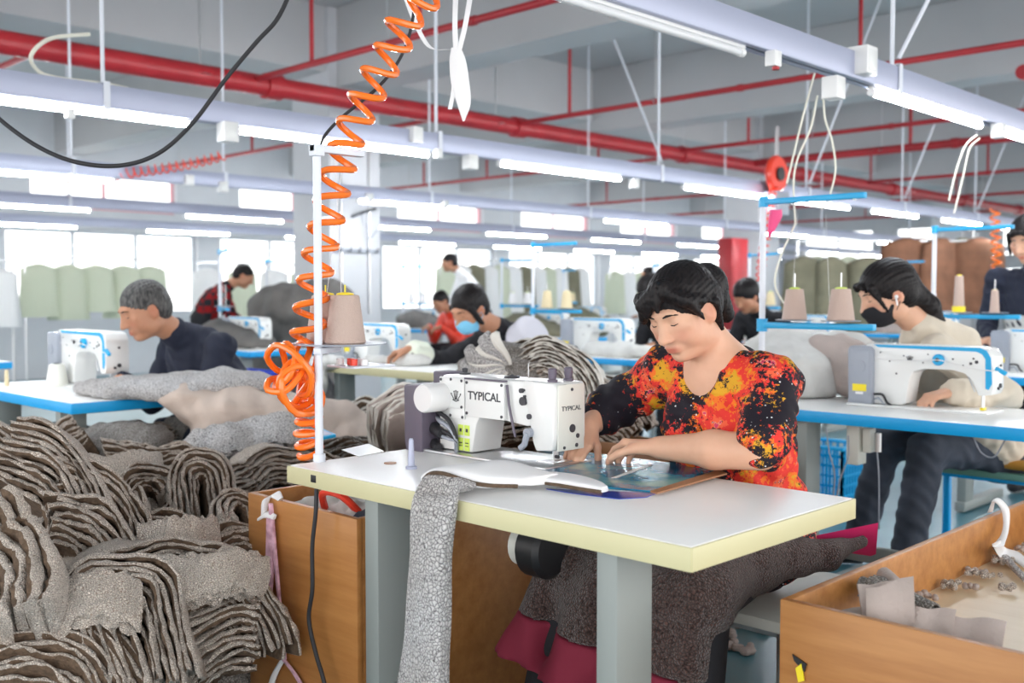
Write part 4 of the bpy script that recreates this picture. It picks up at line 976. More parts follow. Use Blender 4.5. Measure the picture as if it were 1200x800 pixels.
# shirt
T = SDF((-1.95, 1.98, .40), (-1.08, 2.55, 1.14), .0046)
T.el((-1.43, 2.25, .83), (.170, .130, .22), None, 0); T.el((-1.42, 2.31, .60), (.180, .155, .17), None, .08)
T.el((-1.365, 2.165, .865), (.072, .06, .075), None, .04); T.el((-1.50, 2.17, .865), (.072, .06, .075), None, .04)
T.el((-1.44, 2.185, .95), (.11, .07, .08), None, .04)
T.rc(j['shL'] + V3(-.01, 0, -.005), j['shR'], .063, .063, .05)
T.rc(j['neck'] + V3(-.02, .03, -.03), j['shL'] + V3(-.02, .0, 0), .06, .064, .03); T.rc(j['neck'] + V3(.02, .03, -.03), j['shR'], .06, .062, .03)
eL = j['elL'] * .93 + j['shL'] * .07; T.rc(j['shL'], eL + V3(0, .005, .008), .068, .064, .04)
eR = j['elR'] + (j['wrR'] - j['elR']) * .35; T.rc(j['shR'], j['elR'], .068, .060, .04); T.rc(j['elR'], eR, .060, .056, .02)
T.warp(lambda X, Y, Z: .0045 * np.sin(52 * X + 26 * Z + 3 * np.sin(17 * Y)) * np.sin(33 * Z - 29 * Y + 2.5 * np.sin(23 * X)) + .003 * np.sin(110 * Z + 35 * X + 4 * np.sin(29 * Y)) * (Z < .95))
# scoop neckline and sleeve openings
T.el((-1.452, 2.085, 1.025), (.080, .085, .115), np.array(Euler((R(-14), 0, 0)).to_matrix()), .006, 'sub'); T.rc(j['neck'] + V3(-.005, -.01, .02), H.p(0, -.02, -.03), .066, .07, .006, 'sub')
nL = (j['elL'] - j['shL']); 
T.build('shirt', 'floral_print', t, O1)
Hs = SDF(H.c - .27, H.c + .27, .0038); hair_main(Hs, H); Hs.build('hair', 'hair_black', t, O1)
# apron over the knees with a dark red hem
def apron(lo, hi):
    A = SDF((-1.98, 1.52, .08), (-1.02, 2.60, .72), .008)
    A.rc((-1.44, 2.30, .56), (-1.60, 1.88, .545), .10, .085, .04); A.rc((-1.40, 2.30, .56), (-1.27, 1.88, .545), .10, .085, .04); A.rc((-1.60, 1.87, .54), (-1.29, 1.87, .53), .07, .075, .05)
    A.rc((-1.63, 1.84, .50), (-1.745, 1.70, .22), .07, .045, .04); A.rc((-1.27, 1.84, .50), (-1.24, 1.76, .20), .07, .05, .04); A.rc((-1.50, 1.82, .50), (-1.55, 1.70, .22), .07, .05, .05); A.rc((-1.38, 1.82, .50), (-1.38, 1.70, .22), .07, .05, .05)
    A.rc((-1.68, 1.745, .28), (-1.24, 1.75, .26), .045, .05, .06)
    A.rc((-1.30, 2.12, .56), (-1.22, 2.34, .55), .07, .035, .05); A.rc((-1.22, 2.34, .55), (-1.20, 2.50, .56), .035, .015, .03)
    A.warp(lambda X, Y, Z: .008 * np.sin(38 * X + 10 * Z) * np.clip((.55 - Z) * 3, 0, 1) + .003 * np.sin(70 * X + 40 * Y))
    A.cut((0, 0, lo), (-.12, .0, -1)).cut((0, 0, hi), (.12, .0, 1)); return A
P_ = SDF((-1.9, 1.45, 0), (-1.0, 2.6, .7), .009)
for s_ in 'LR': P_.rc(j['pelvis'], j['kn' + s_], .10, .075, .03); P_.rc(j['kn' + s_], j['an' + s_], .075, .062, .02)
P_.build('trousers', 'black_cloth', t, O1)
for s_ in 'LR':
    a = j['an' + s_]; P_ = SDF(a - .22, a + .2, .008); P_.rc((a[0], a[1] + .02, .05), (a[0], a[1] - .12, .04), .045, .038, .02).cut((0, 0, .004), (0, 0, -1)); P_.build('shoe', 'black_rubber', t, O1)
apron(.235, 2).build('apron', 'fleece_apron', t, O1); apron(.13, .233).build('apron_hem', 'maroon', t, O1)
g = G(); g.raw([(.18, .02, .595), (.235, .235, .60), (.20, .30, .50), (.16, .10, .545), (.17, .02, .59), (.22, .23, .592), (.19, .29, .495), (.15, .10, .54)], [(0, 1, 2, 3), (7, 6, 5, 4), (0, 4, 5, 1), (1, 5, 6, 2), (2, 6, 7, 3), (3, 7, 4, 0)], 'magenta'); g.build('apron_lining', t)

# ---- 2. man in navy
def arms(J, wl, wr, pole=(0, .4, -1)):
    J['wrL'] = wl; J['wrR'] = wr
    J['elL'] = mid_elbow(J['shL'], wl, .29, .26, V3(*pole) + V3(.5, 0, 0)); J['elR'] = mid_elbow(J['shR'], wr, .29, .26, V3(*pole) - V3(.5, 0, 0)); return J
H = Head((-4.34, 2.13, 1.115), yaw=8, pitch=24, hs=1.06)
J = arms(dict(pelvis=(-4.42, 2.66, .55), neck=(-4.36, 2.32, 1.00), shL=(-4.17, 2.40, .955), shR=(-4.56, 2.38, .955), knL=(-4.26, 2.35, .54), knR=(-4.58, 2.35, .54), anL=(-4.24, 2.25, .1), anR=(-4.6, 2.25, .1)), (-4.30, 2.12, .81), (-4.52, 2.10, .81))
def man_x(T, j, H): T.rc(j['neck'] + V3(-.1, .06, .0), j['neck'] + V3(.1, .07, .0), .045, .045, .03)
person('man with short greying hair in navy hooded jacket leaning over his machine', (-4.42, 2.7, 0), H, J, 'navy', 'navy', 'skin_tan', .0065, hair_short_grey, fem=False, extra=man_x,
       hands={'L': ((-.3, -1, -.2), (0, 0, -1), (-1, 0, 0)), 'R': ((.2, -1, -.2), (0, 0, -1), (1, 0, 0))})
# ---- 3. young woman, black mask, cream hoodie
H = Head((-1.88, 4.12, 1.185), yaw=42, pitch=22, hs=1.07)
J = arms(dict(pelvis=(-1.60, 4.58, .55), neck=(-1.76, 4.27, 1.02), shL=(-1.68, 4.15, .96), shR=(-1.82, 4.48, .955), knL=(-1.72, 4.15, .56), knR=(-1.98, 4.35, .54), anL=(-1.76, 4.06, .1), anR=(-2.08, 4.30, .1)), (-1.56, 3.98, .82), (-1.95, 4.22, .84), (.6, .2, -.8))
def hood_x(T, j, H):
    T.rc(j['neck'] + V3(.02, .04, .0), j['neck'] + V3(.10, .10, -.02), .075, .06, .03); T.rc(j['neck'] + V3(-.06, -.06, -.02), j['neck'] + V3(-.0, .06, .01), .045, .06, .03)
yt, j3 = person('woman in cream hoodie and black face mask with a long ponytail', (-1.6, 4.5, 0), H, J, 'cream_hood', 'denim_dark', 'skin_fair', .006, hair_long, sleeve_r=.06, extra=hood_x,
       hands={'L': ((-.5, -.8, -.2), (0, 0, -1), (-1, 0, 0)), 'R': ((-.1, -.8, -.2), (0, 0, -1), (1, 0, 0))})
def face_mask(H, parent, o, mt):
    h = H.hs; M_ = SDF(H.c - .18, H.c + .18, .004)
    M_.el(H.p(0, .028, -.040), np.array((.068, .084, .066)) * h, H.M, 0); M_.rc(H.p(0, .095, -.01), H.p(0, .105, -.03), .015 * h, .016 * h, .02); M_.el(H.p(0, .06, -.07), np.array((.04, .04, .03)) * h, H.M, .02)
    M_.cut(H.p(0, 0, .002), H.M @ V3(0, .15, 1)).cut(H.p(0, .012, 0), H.M @ V3(0, -1, 0)); m_ = M_.build('face_mask', mt, parent, o)
    for s_ in (-1, 1):
        for u in (-.012, -.06): G().tube([Vector(H.p(s_ * .064, .02, u)) - Vector(o), Vector(H.p(s_ * .078, -.0, u * .4 - .01)) - Vector(o), Vector(H.p(s_ * .080, -.03, -.0)) - Vector(o)], .0016, mt, n=6).build('ear_loop', parent)
face_mask(H, yt, (-1.6, 4.5, 0), 'black_cloth')
G().ball(tuple(Vector(H.p(.086, .004, -.002)) - Vector((-1.6, 4.5, 0))), (.008, .008, .008), 'ear', 10).cyl(Vector(H.p(.086, .006, -.002)) - Vector((-1.6, 4.5, 0)), Vector(H.p(.086, .012, -.034)) - Vector((-1.6, 4.5, 0)), .0035, 'ear', n=8).build('earphone', yt)
# ---- 4. woman in pale blue mask
H = Head((-4.10, 3.86, 1.105), yaw=0, pitch=30, hs=1.05)
J = arms(dict(pelvis=(-4.06, 4.42, .56), neck=(-4.08, 4.12, .98), shL=(-3.90, 4.14, .93), shR=(-4.27, 4.14, .93), knL=(-3.92, 4.0, .55), knR=(-4.24, 4.0, .55), anL=(-3.9, 3.95, .1), anR=(-4.26, 3.95, .1)), (-3.90, 3.86, .86), (-4.36, 3.66, .895))
bt, j4 = person('woman in pale blue face mask and black top feeding cloth into her machine', (-4.06, 4.4, 0), H, J, 'black_cloth', 'black_cloth', 'skin_tan', .0075, hair_bun, sleeve_r=.052,
       hands={'L': ((-.5, -.8, -.2), (0, 0, -1), (-1, 0, 0)), 'R': ((-.7, -.5, -.25), (0, 0, -1), (.6, -.6, 0))})
face_mask(H, bt, (-4.06, 4.4, 0), 'mask_blue')
Q = SDF((-4.75, 3.6, .7), (-4.2, 4.1, 1.1), .007); Q.rc(j4['elR'] * .35 + j4['wrR'] * .65, j4['wrR'] + (j4['elR'] - j4['wrR']) * .12, .068, .055, .0); Q.warp(lambda X, Y, Z: .004 * np.sin(120 * X)); Q.build('sleeve_cover', 'sleeve_cover', bt, (-4.06, 4.4, 0))
Q = SDF((-4.1, 3.7, .7), (-3.6, 4.5, 1.2), .008); Q.el((-3.90, 4.10, .93), (.10, .13, .14)).rc(j4['shL'], j4['elL'], .085, .075, .03); Q.warp(lambda X, Y, Z: .005 * np.sin(50 * X + 40 * Z)); Q.build('vest', 'pale_vest', bt, (-4.06, 4.4, 0))
# ---- 5.. people further back
def seated(label, x, y, top, hairf, hz=1.12, yaw=0, pitch=30, hs=1.05, skin='skin_tan', h=.011, tz=.5, tr='black_cloth', fem=False, lean=.34):
    H = Head((x, y - lean - .14, hz), yaw=yaw, pitch=pitch, hs=hs); n = V3(x, y - lean + .06, hz - .13)
    J = arms(dict(pelvis=(x, y, tz + .05), neck=n, shL=n + V3(.18, .03, -.05), shR=n + V3(-.18, .03, -.05), knL=(x + .14, y - .42, tz + .04), knR=(x - .14, y - .42, tz + .04), anL=(x + .14, y - .45, .1), anR=(x - .14, y - .45, .1)), (x + .10, y - lean - .22, .82), (x - .12, y - lean - .22, .82))
    return person(label, (x, y, 0), H, J, top, tr, skin, h, hairf, fem=fem, detail=False, marks=False, hands={'L': ((-.3, -1, -.2), (0, 0, -1), (-1, 0, 0)), 'R': ((.2, -1, -.2), (0, 0, -1), (1, 0, 0))})
seated('boy with black fringe in black top, bent over work behind the left spool pole', -4.35, 7.55, 'black_cloth', hair_fringe, hz=1.17, yaw=5, lean=.36)
seated('person in black top half hidden behind the floral-shirted woman', -4.72, 6.75, 'black_cloth', hair_fringe, hz=1.20, yaw=6, lean=.30)
# standing, bending over the table
def stander(label, x, y, top, hairf, hz, yaw, pitch, tr='black_cloth', h=.011, hs=1.05, neck=(-.0, .16, -.14), pel=(0, .45), table_z=.85, skin='skin_tan', sw=.19, zp=.92):
    H = Head((x, y, hz), yaw=yaw, pitch=pitch, hs=hs); f = frame(yaw, 0)[:, 1]; sd = frame(yaw, 0)[:, 0]; n = V3(x, y, hz) - f * neck[1] + V3(0, 0, neck[2]); pv = V3(x, y, zp) - f * pel[1]
    w1 = V3(x, y, table_z) + f * .12 + sd * .16; w2 = V3(x, y, table_z) + f * .12 - sd * .16
    J = arms(dict(pelvis=pv, neck=n, shL=n + sd * sw + V3(0, 0, -.05), shR=n - sd * sw + V3(0, 0, -.05), knL=pv + sd * .1 + V3(0, 0, -.43) + f * .05, knR=pv - sd * .1 + V3(0, 0, -.43) + f * .05, anL=pv + sd * .12 + V3(0, 0, .1 - zp), anR=pv - sd * .12 + V3(0, 0, .1 - zp)), w1, w2, tuple(-f * .6 + V3(0, 0, -.6)))
    return person(label, (pv[0], pv[1], 0), H, J, top, tr, skin, h, hairf, detail=(h < .009), marks=(h < .009), hands={'L': (tuple(f), (0, 0, -1), tuple(-sd)), 'R': (tuple(f), (0, 0, -1), tuple(sd))})
zt, j7 = stander('person in navy, brown and white zip jacket standing at the right frame side', -2.08, 6.40, 'navy', hair_long, 1.50, 10, 22, h=.0075, hs=1.12, neck=(0, .10, -.17), pel=(0, .22), sw=.24, skin='skin_fair', zp=.88, table_z=.92)
Z7 = np.array(zt.location)
Q = SDF((-2.45, 6.2, .75), (-1.6, 6.9, 1.3), .0075); cc = (j7['neck'] + j7['pelvis']) / 2
side = j7['shL'] - j7['shR']; side /= np.linalg.norm(side); sp = j7['neck'] - j7['pelvis']; LL = np.linalg.norm(sp); sp /= LL; fr = np.cross(side, sp); B = np.stack([side, fr, sp], 1)
def zp_(lo, hi):
    Q = SDF((-2.6, 6.1, .7), (-1.5, 7.1, 1.4), .0075); Q.el(j7['neck'] * .58 + j7['pelvis'] * .42 - sp * .02, (.235, .137, LL * .44), B, 0).el(j7['pelvis'] + sp * .12, (.225, .147, .2), B, .06)
    Q.cut(V3(0, 0, lo), (0, 0, -1)).cut(V3(0, 0, hi), (0, 0, 1)); return Q
zp_(1.17, 1.30).build('chest_panel', 'brown_panel', zt, Z7); zp_(.95, 1.165).build('waist_panel', 'light_cloth', zt, Z7); zp_(1.302, 1.31).build('piping', 'light_cloth', zt, Z7)
stander('worker in red and black plaid shirt bending over dark cloth, at left', -9.78, 5.90, 'plaid', hair_short, 1.38, 212, 30, h=.013, neck=(0, .20, -.12), pel=(0, .42))
stander('small far figure in white top standing behind the middle tables', -10.0, 13.3, 'light_cloth', hair_short, 1.50, 60, 10, h=.018)
stander('small far figure in pale top standing left of the middle window', -10.6, 9.6, 'white_cloth', hair_short, 1.62, 40, 10, h=.016)
seated('small far person in red top, right of the first column', -9.0, 8.4, 'red_hose', hair_short, hz=1.10, h=.016, lean=.25)
# ================================================================ FABRIC
def wob(p, a=.012, s=0.0):
    x, y, z = p
    return Vector((x + a * math.sin(13 * y + 9 * z + s) + a * .5 * math.sin(29 * z + 17 * x + s * 2), y + a * math.sin(12 * x + 11 * z + 1.7 + s) + a * .5 * math.sin(31 * x + 3 * s), z + a * math.sin(14 * x + 12 * y + .6 + s) + a * .4 * math.sin(37 * y + 21 * x)))
def base_curve(kind, L, r, n=36):
    P = []
    if kind == 'U':
        for i in range(n // 3): P.append((-r, -L + L * i / (n // 3)))
        for i in range(n // 3 + 1): a = math.pi - math.pi * i / (n // 3); P.append((r * math.cos(a), r * math.sin(a)))
        for i in range(1, n // 3 + 1): P.append((r, -L * i / (n // 3)))
    elif kind == 'arch':
        for i in range(n + 1): a = R(160) - R(140) * i / n; P.append((L / 2 * math.cos(a) / math.cos(R(20)), r * math.sin(a)))
    elif kind == 'stack':
        for i in range(n + 1): f = i / n - .5; P.append((f * L, r * (1 - 4 * f * f) + .012 * math.sin(9 * f)))
    elif kind == 'wave':
        for i in range(n + 1): f = i / n - .5; P.append((f * L, r * math.sin(f * 9)))
    elif kind == 'swirl':
        for i in range(n * 2 + 1):
            a = 4.2 * math.pi * i / (n * 2); q = .014 + r * a / (4.2 * math.pi); P.append((q * math.cos(a), q * math.sin(a)))
    return [Vector((a, b)) for a, b in P]
BN = 0
def bundle(label, c, kind='U', L=.2, r=.012, K=9, t=.017, Wd=.26, yaw=0, tilt=25, roll=0, fan=0.0, mt='fleece', wa=.012, bk='backing', group=None, seed=None, name='fabric_bundle'):
    """folded stack of cut fleece pieces; c = centre of its striped side"""
    global BN; BN += 1; rr = random.Random(BN if seed is None else seed)
    c = Vector(c); to = Vector((-c.x, -c.y, 0)).normalized(); to = Matrix.Rotation(R(yaw), 3, 'Z') @ to
    e3 = (to * math.cos(R(tilt)) + Vector((0, 0, 1)) * math.sin(R(tilt))).normalized(); e1 = Vector((0, 0, 1)).cross(e3).normalized(); e2 = e3.cross(e1)
    q = Matrix.Rotation(R(roll), 3, e3); e1 = q @ e1; e2 = q @ e2
    B = base_curve(kind, L, r); N = []
    for i, p in enumerate(B):
        d = (B[min(i + 1, len(B) - 1)] - B[max(i - 1, 0)]).normalized(); N.append(Vector((-d.y, d.x)))
    if kind == 'swirl': K = 3; N = [-n_ for n_ in N]
    g = G(); S_ = len(B); ph = rr.random() * 6; mid = Vector((0, 0))
    cen = sum(((B[i] + N[i] * (K * t / 2)) for i in range(S_)), Vector((0, 0))) / S_
    for k_ in range(K):
        a0 = rr.randint(0, 2); a1 = S_ - rr.randint(0, 2); w1 = rr.uniform(-.010, .012) + .012 * math.sin(math.pi * k_ / max(K - 1, 1)); w0 = -Wd + rr.uniform(-.01, .01)
        if kind == 'swirl': a0 = 0; a1 = S_
        rings_ = []
        prof = [(w0 + .01, 0), ((w0 + w1) / 2, -.0004), (w1 - .006, 0), (w1 - .001, .34), (w1 + .003, .6), (w1 - .001, .85), (w1 - .012, 1.0), ((w0 + w1) / 2, 1.05), (w0 + .012, 1.0), (w0, .5)]
        th = t * .93
        for i in range(a0, a1):
            jit = .0032; off = (k_ * t) * (1 + fan * (i / S_ - .5) * 2) + .003 * math.sin(i * .5 + k_ * 1.7 + ph); rg = []
            for wv, hv in prof:
                p2 = B[i] + N[i] * (off + hv * th) - cen
                w_ = wv + .006 * math.sin(i * .8 + k_ * 2.1)
                P = c + e1 * p2.x + e2 * p2.y + e3 * w_
                P = wob(P, wa, ph); P += Vector((rr.uniform(-jit, jit), rr.uniform(-jit, jit), rr.uniform(-jit, jit))); rg.append(P - c)
            rings_.append(rg)
        o = len(g.v); n = len(prof); fs = []; ms = []
        g.rings(rings_, mt)
        # the knitted backing shows on the underside and lower edge of every layer
        fi = len(g.f) - ((len(rings_) - 1) * n + 2); bi = g.m(bk)
        for jx in range(len(rings_) - 1):
            for ix in (0, 1, 2): g.mi[fi + jx * n + ix] = bi
    o = g.build(name, loc=c, smooth=60); return tag(o, label, 'fabric bundle', group)
def bz(px, py, z): return at(px, py, z=z)

# soft mound the bundles lie on
def mound_h(x, y):
    ex = max(0, 1 - ((x + 3.25) / 1.0) ** 4); ey = max(0, 1 - ((y - 1.6) / 2.3) ** 4)
    h = .42 * min(1, ex * 1.6) * min(1, ey * 1.6) + .05 * math.sin(5 * x + 2) * math.sin(4 * y)
    if x > -2.75: h *= max(0, min(1, (-2.45 - x) / .25))
    if x > -2.52 and 1.40 < y < 2.3: h = min(h, max(0, (-2.48 - x) * 8))
    return max(h, .0)
g = G(); nx, ny = 60, 110; vv = []; ff = []
for i in range(nx + 1):
    for jx in range(ny + 1):
        x = -4.35 + 2.0 * i / nx; y = -.5 + 4.2 * jx / ny; h_ = mound_h(x, y)
        vv.append((x, y, h_ + .02 * math.sin(40 * x + 3 * math.sin(15 * y)) * math.sin(33 * y + 2 * math.sin(21 * x)) * (h_ > .05) + .002))
for i in range(nx):
    for jx in range(ny):
        a = i * (ny + 1) + jx; ff.append((a, a + ny + 1, a + ny + 2, a + 1))
g.raw(vv, ff, 'fleece_grey'); o = g.build('fabric_pile'); tag(o, 'heap of mottled grey-brown fleece under the striped bundles on the floor', 'fabric pile', kind='stuff')

PB = [
 ('large bundle with many upright curved stripes at the left edge of the pile', (62, 618, .60), dict(kind='arch', L=.34, r=.16, K=11, Wd=.30, yaw=-10, tilt=22, roll=-78)),
 ('bundle with smooth pale fleece top, upper left of the pile', (95, 560, .62), dict(kind='stack', L=.34, r=.05, K=7, Wd=.30, yaw=10, tilt=55, roll=-40)),
 ('pale smooth folded flap with dark seam at the far left edge', (10, 640, .66), dict(kind='stack', L=.3, r=.03, K=4, t=.03, Wd=.22, yaw=-20, tilt=50, roll=-58)),
 ('bundle with long slanting stripes in the bottom left corner', (30, 762, .46), dict(kind='stack', L=.36, r=.05, K=11, Wd=.3, yaw=5, tilt=38, roll=-32)),
 ('hairpin-folded bundle with concentric stripes at the bottom of the pile', (148, 742, .46), dict(kind='U', L=.20, r=.010, K=8, t=.0165, Wd=.3, yaw=0, tilt=24, roll=8)),
 ('thick roll with brown crackled fleece, bottom right of the pile', (222, 702, .46), dict(kind='arch', L=.26, r=.12, K=11, Wd=.28, yaw=15, tilt=12, roll=-25)),
 ('crumpled bundle with wavy stripes just left of the wooden crate bottom', (228, 768, .34), dict(kind='wave', L=.26, r=.022, K=11, Wd=.28, yaw=10, tilt=15, roll=18)),
 ('small rounded flap of fleece lying between the big bundles', (100, 708, .50), dict(kind='stack', L=.17, r=.03, K=2, t=.02, Wd=.13, yaw=0, tilt=62, roll=-8)),
 ('bundle rolled into a swirl, middle of the pile', (178, 575, .60), dict(kind='swirl', L=.2, r=.085, t=.0135, Wd=.22, yaw=-5, tilt=28, roll=20)),
 ('bundle of upright layered stripes beside the swirl', (238, 590, .56), dict(kind='U', L=.22, r=.012, K=6, t=.017, Wd=.26, yaw=8, tilt=30, roll=4)),
 ('bundle with flowing S-shaped stripes in the middle of the pile', (178, 632, .52), dict(kind='wave', L=.34, r=.028, K=8, Wd=.26, yaw=0, tilt=38, roll=-48)),
 ('pale stack with thin dark lines left of the wooden crate', (262, 636, .52), dict(kind='stack', L=.24, r=.04, K=5, Wd=.2, yaw=10, tilt=40, roll=12)),
 ('domed brownish fleece bundle below the blue-edged table corner', (128, 518, .60), dict(kind='arch', L=.40, r=.13, K=5, Wd=.34, yaw=8, tilt=40, roll=-12)),
 ('bundle with ragged upright edges, top left of the pile', (62, 528, .62), dict(kind='wave', L=.24, r=.012, K=8, Wd=.24, yaw=-20, tilt=32, roll=62)),
 ('dark striped bundle at the left edge under the table', (4, 528, .55), dict(kind='arch', L=.3, r=.1, K=7, Wd=.3, yaw=-15, tilt=30, roll=-50)),
 ('bundle with ribbed front below the tan draped cloth', (218, 505, .56), dict(kind='stack', L=.30, r=.05, K=6, Wd=.24, yaw=5, tilt=45, roll=-10)),
 ('small dark ribbed roll under the tan draped cloth', (252, 494, .60), dict(kind='swirl', L=.2, r=.055, t=.010, Wd=.14, yaw=20, tilt=10, roll=50)),
 ('curved ragged bundle behind the swirl', (196, 540, .60), dict(kind='stack', L=.36, r=.06, K=6, Wd=.22, yaw=0, tilt=32, roll=-22)),
 ('dark-lined stack tight against the wooden crate top', (318, 556, .56), dict(kind='stack', L=.32, r=.06, K=9, t=.015, Wd=.3, yaw=15, tilt=10, roll=12)),
 ('pale loose bundle behind the crate corner', (300, 522, .60), dict(kind='wave', L=.42, r=.02, K=5, t=.02, Wd=.26, yaw=0, tilt=40, roll=14, mt='fleece_pale')),
 ('pale fleece bundle under the orange hose tangle', (320, 494, .62), dict(kind='arch', L=.44, r=.09, K=4, t=.022, Wd=.3, yaw=8, tilt=40, roll=5, mt='fleece_pale')),
 ('light round fleece roll left of the orange hose', (275, 512, .62), dict(kind='arch', L=.22, r=.08, K=3, t=.025, Wd=.24, yaw=0, tilt=42, roll=16, mt='fleece_pale')),
 ('cream bundle with dark cut lines right of the white stand pole', (428, 488, .66), dict(kind='stack', L=.42, r=.08, K=6, t=.020, Wd=.3, yaw=12, tilt=45, roll=-8, mt='cream_cloth')),
 ('striped brown underside bundle left of the purple motor box', (452, 512, .58), dict(kind='stack', L=.36, r=.06, K=9, t=.014, Wd=.3, yaw=0, tilt=18, roll=-12)),
 ('crackled grey block of fleece beside the stand pole', (392, 527, .60), dict(kind='stack', L=.30, r=.02, K=6, Wd=.24, yaw=10, tilt=30, roll=6, mt='fleece_grey')),
 ('stack of striped layers seen under the machine arm', (592, 506, .78), dict(kind='stack', L=.44, r=.05, K=9, t=.014, Wd=.34, yaw=0, tilt=12, roll=-4)),
 ('brownish roll in the shadow left of the hairpin bundle', (118, 668, .52), dict(kind='arch', L=.26, r=.10, K=8, Wd=.28, yaw=-8, tilt=20, roll=-62)),
 ('bundle with crackled face right of the large upright one', (132, 612, .60), dict(kind='arch', L=.26, r=.12, K=7, Wd=.28, yaw=12, tilt=30, roll=-70)),
 ('small pale piece tucked beside the thick crackled roll', (170, 690, .46), dict(kind='stack', L=.22, r=.03, K=3, t=.02, Wd=.18, yaw=0, tilt=46, roll=24)),
 ('wavy bundle at the bottom edge between hairpin and thick roll', (205, 790, .30), dict(kind='wave', L=.3, r=.02, K=8, Wd=.28, yaw=5, tilt=30, roll=40)),
 ('striped bundle hidden low in the bottom left', (85, 800, .32), dict(kind='stack', L=.34, r=.05, K=8, Wd=.28, yaw=0, tilt=30, roll=-20)),
 ('grey-brown bundle at the left edge above the corner bundle', (0, 720, .50), dict(kind='arch', L=.26, r=.10, K=7, Wd=.28, yaw=-10, tilt=30, roll=-30)),
 ('narrow ragged bundle against the left face of the crate', (290, 612, .55), dict(kind='U', L=.16, r=.01, K=4, t=.016, Wd=.24, yaw=14, tilt=30, roll=10)),
 ('low striped bundle far back by the cream table leg', (352, 520, .58), dict(kind='stack', L=.34, r=.05, K=7, t=.016, Wd=.3, yaw=5, tilt=25, roll=3)),
 ('pale bundle behind the hose, right of the tan cloth', (345, 478, .66), dict(kind='wave', L=.4, r=.025, K=4, t=.022, Wd=.3, yaw=0, tilt=38, roll=-4, mt='fleece_pale')),
 ('low bundle between the man and the swirl', (235, 535, .54), dict(kind='arch', L=.3, r=.08, K=6, Wd=.28, yaw=20, tilt=34, roll=10)),
]
for lb, (px, py, z), kw in PB: bundle(lb, bz(px, py, z), group='folded fleece bundles in the floor pile', **kw)
# blue care label on the block
c_ = bz(372, 510, .70); g = G(); g.box((0, 0, 0), (.16, .09, .012), 'blue_plastic', rot=(R(8), 0, R(-20)), bev=.003).box((0, 0, .007), (.13, .065, .002), 'tray_metal', rot=(R(8), 0, R(-20))); tag(g.build('blue_folder', loc=c_), 'blue and pale folder lying on the fleece beside the white stand pole', 'folder')

# ---- the tall ribbed bundle behind the machine: gathered centre, ribs arching to the right
def rib_bundle():
    c = at(612, 432, d=4.05); t = thing('ribbed_bundle', 'tall bundle of pale ribbed fleece rising behind the closest machine', 'fabric bundle', c)
    e3 = Vector((-c.x, -c.y, 0)).normalized(); e1 = Vector((0, 0, 1)).cross(e3).normalized(); e2 = Vector((0, 0, 1))
    def P(a, b, w): return wob(e1 * a + e2 * b + e3 * w, .006, 2.0)
    for k_ in range(16):     # left fan of rounded edges
        a0 = R(100 + 8.5 * k_); g = G(); rings_ = []; rad = .155 + .02 * math.sin(k_ * 1.9)
        for i in range(15):
            u = i / 14; q = .02 + rad * u; th_ = a0 + .28 * math.sin(u * 2.2)
            a = -.045 + q * math.cos(th_) * 1.02; b = .0 + q * math.sin(th_) * (.85 if math.sin(th_) > 0 else .7); s_ = .012 + .018 * u
            if u > .93: s_ *= .6
            ct = Vector((-math.sin(th_), math.cos(th_)))
            rings_.append([P(a + ct.x * s_ * math.cos(v), b + ct.y * s_ * math.cos(v), .06 + .03 * math.sin(u * 3) + .045 * math.sin(v)) for v in [2 * math.pi * z_ / 8 for z_ in range(8)]])
        g.rings(rings_, 'fleece_pale' if k_ % 3 else 'cream_cloth'); g.build('gathered_fold', t)
    S = SDF(c - Vector((.42, .42, .40)), c + Vector((.42, .42, .2)), .012); q_ = np.array(e1); z_ = np.array(e3); cc = np.array(c)
    S.el(cc + q_ * -.10 - z_ * .02 + V3(0, 0, -.06), (.17, .12, .17), np.stack([q_, z_, V3(0, 0, 1)], 1), 0).el(cc + q_ * .10 - z_ * .04 + V3(0, 0, -.08), (.19, .12, .19), np.stack([q_, z_, V3(0, 0, 1)], 1), .05).el(cc + V3(0, 0, -.24) - z_ * .03, (.30, .16, .18), np.stack([q_, z_, V3(0, 0, 1)], 1), .05)
    S.warp(lambda X, Y, Z: .008 * np.sin(130 * (Z + .2 * X)) ).build('core', 'fleece_grey', t, tuple(c))
rib_bundle()
bundle('shell-shaped bundle with many thin arched ribs behind the closest machine', at(652, 437, d=3.98), kind='arch', L=.10, r=.06, K=15, t=.0125, Wd=.16, tilt=8, yaw=-8, roll=-34, wa=.006, mt='cream_cloth', fan=.12)
bundle('upper ribbed bundle leaning on the gathered pale fleece', at(618, 425, d=4.15), kind='arch', L=.14, r=.07, K=10, t=.0125, Wd=.2, tilt=14, yaw=5, roll=-12, wa=.006, mt='cream_cloth')
bundle('pale fleece bundle below the tall ribbed one, left of the motor box', at(520, 470, d=3.75), kind='arch', L=.42, r=.10, K=6, t=.02, Wd=.3, tilt=35, roll=0, mt='cream_cloth', bk='taupe_cloth')
bundle('broad striped base bundle carrying the tall ribbed one', at(610, 505, d=3.9), kind='stack', L=.62, r=.06, K=13, t=.017, Wd=.5, tilt=10, roll=-3)
bundle('striped bundle at the right foot of the tall ribbed one', at(690, 470, d=3.95), kind='stack', L=.36, r=.06, K=10, t=.017, Wd=.4, tilt=10, roll=-20)
bundle('grey-green cloth bundle behind the floral shirt sleeve', at(672, 455, d=4.6), kind='arch', L=.5, r=.12, K=6, t=.02, Wd=.4, tilt=25, roll=-4, mt='light_cloth')

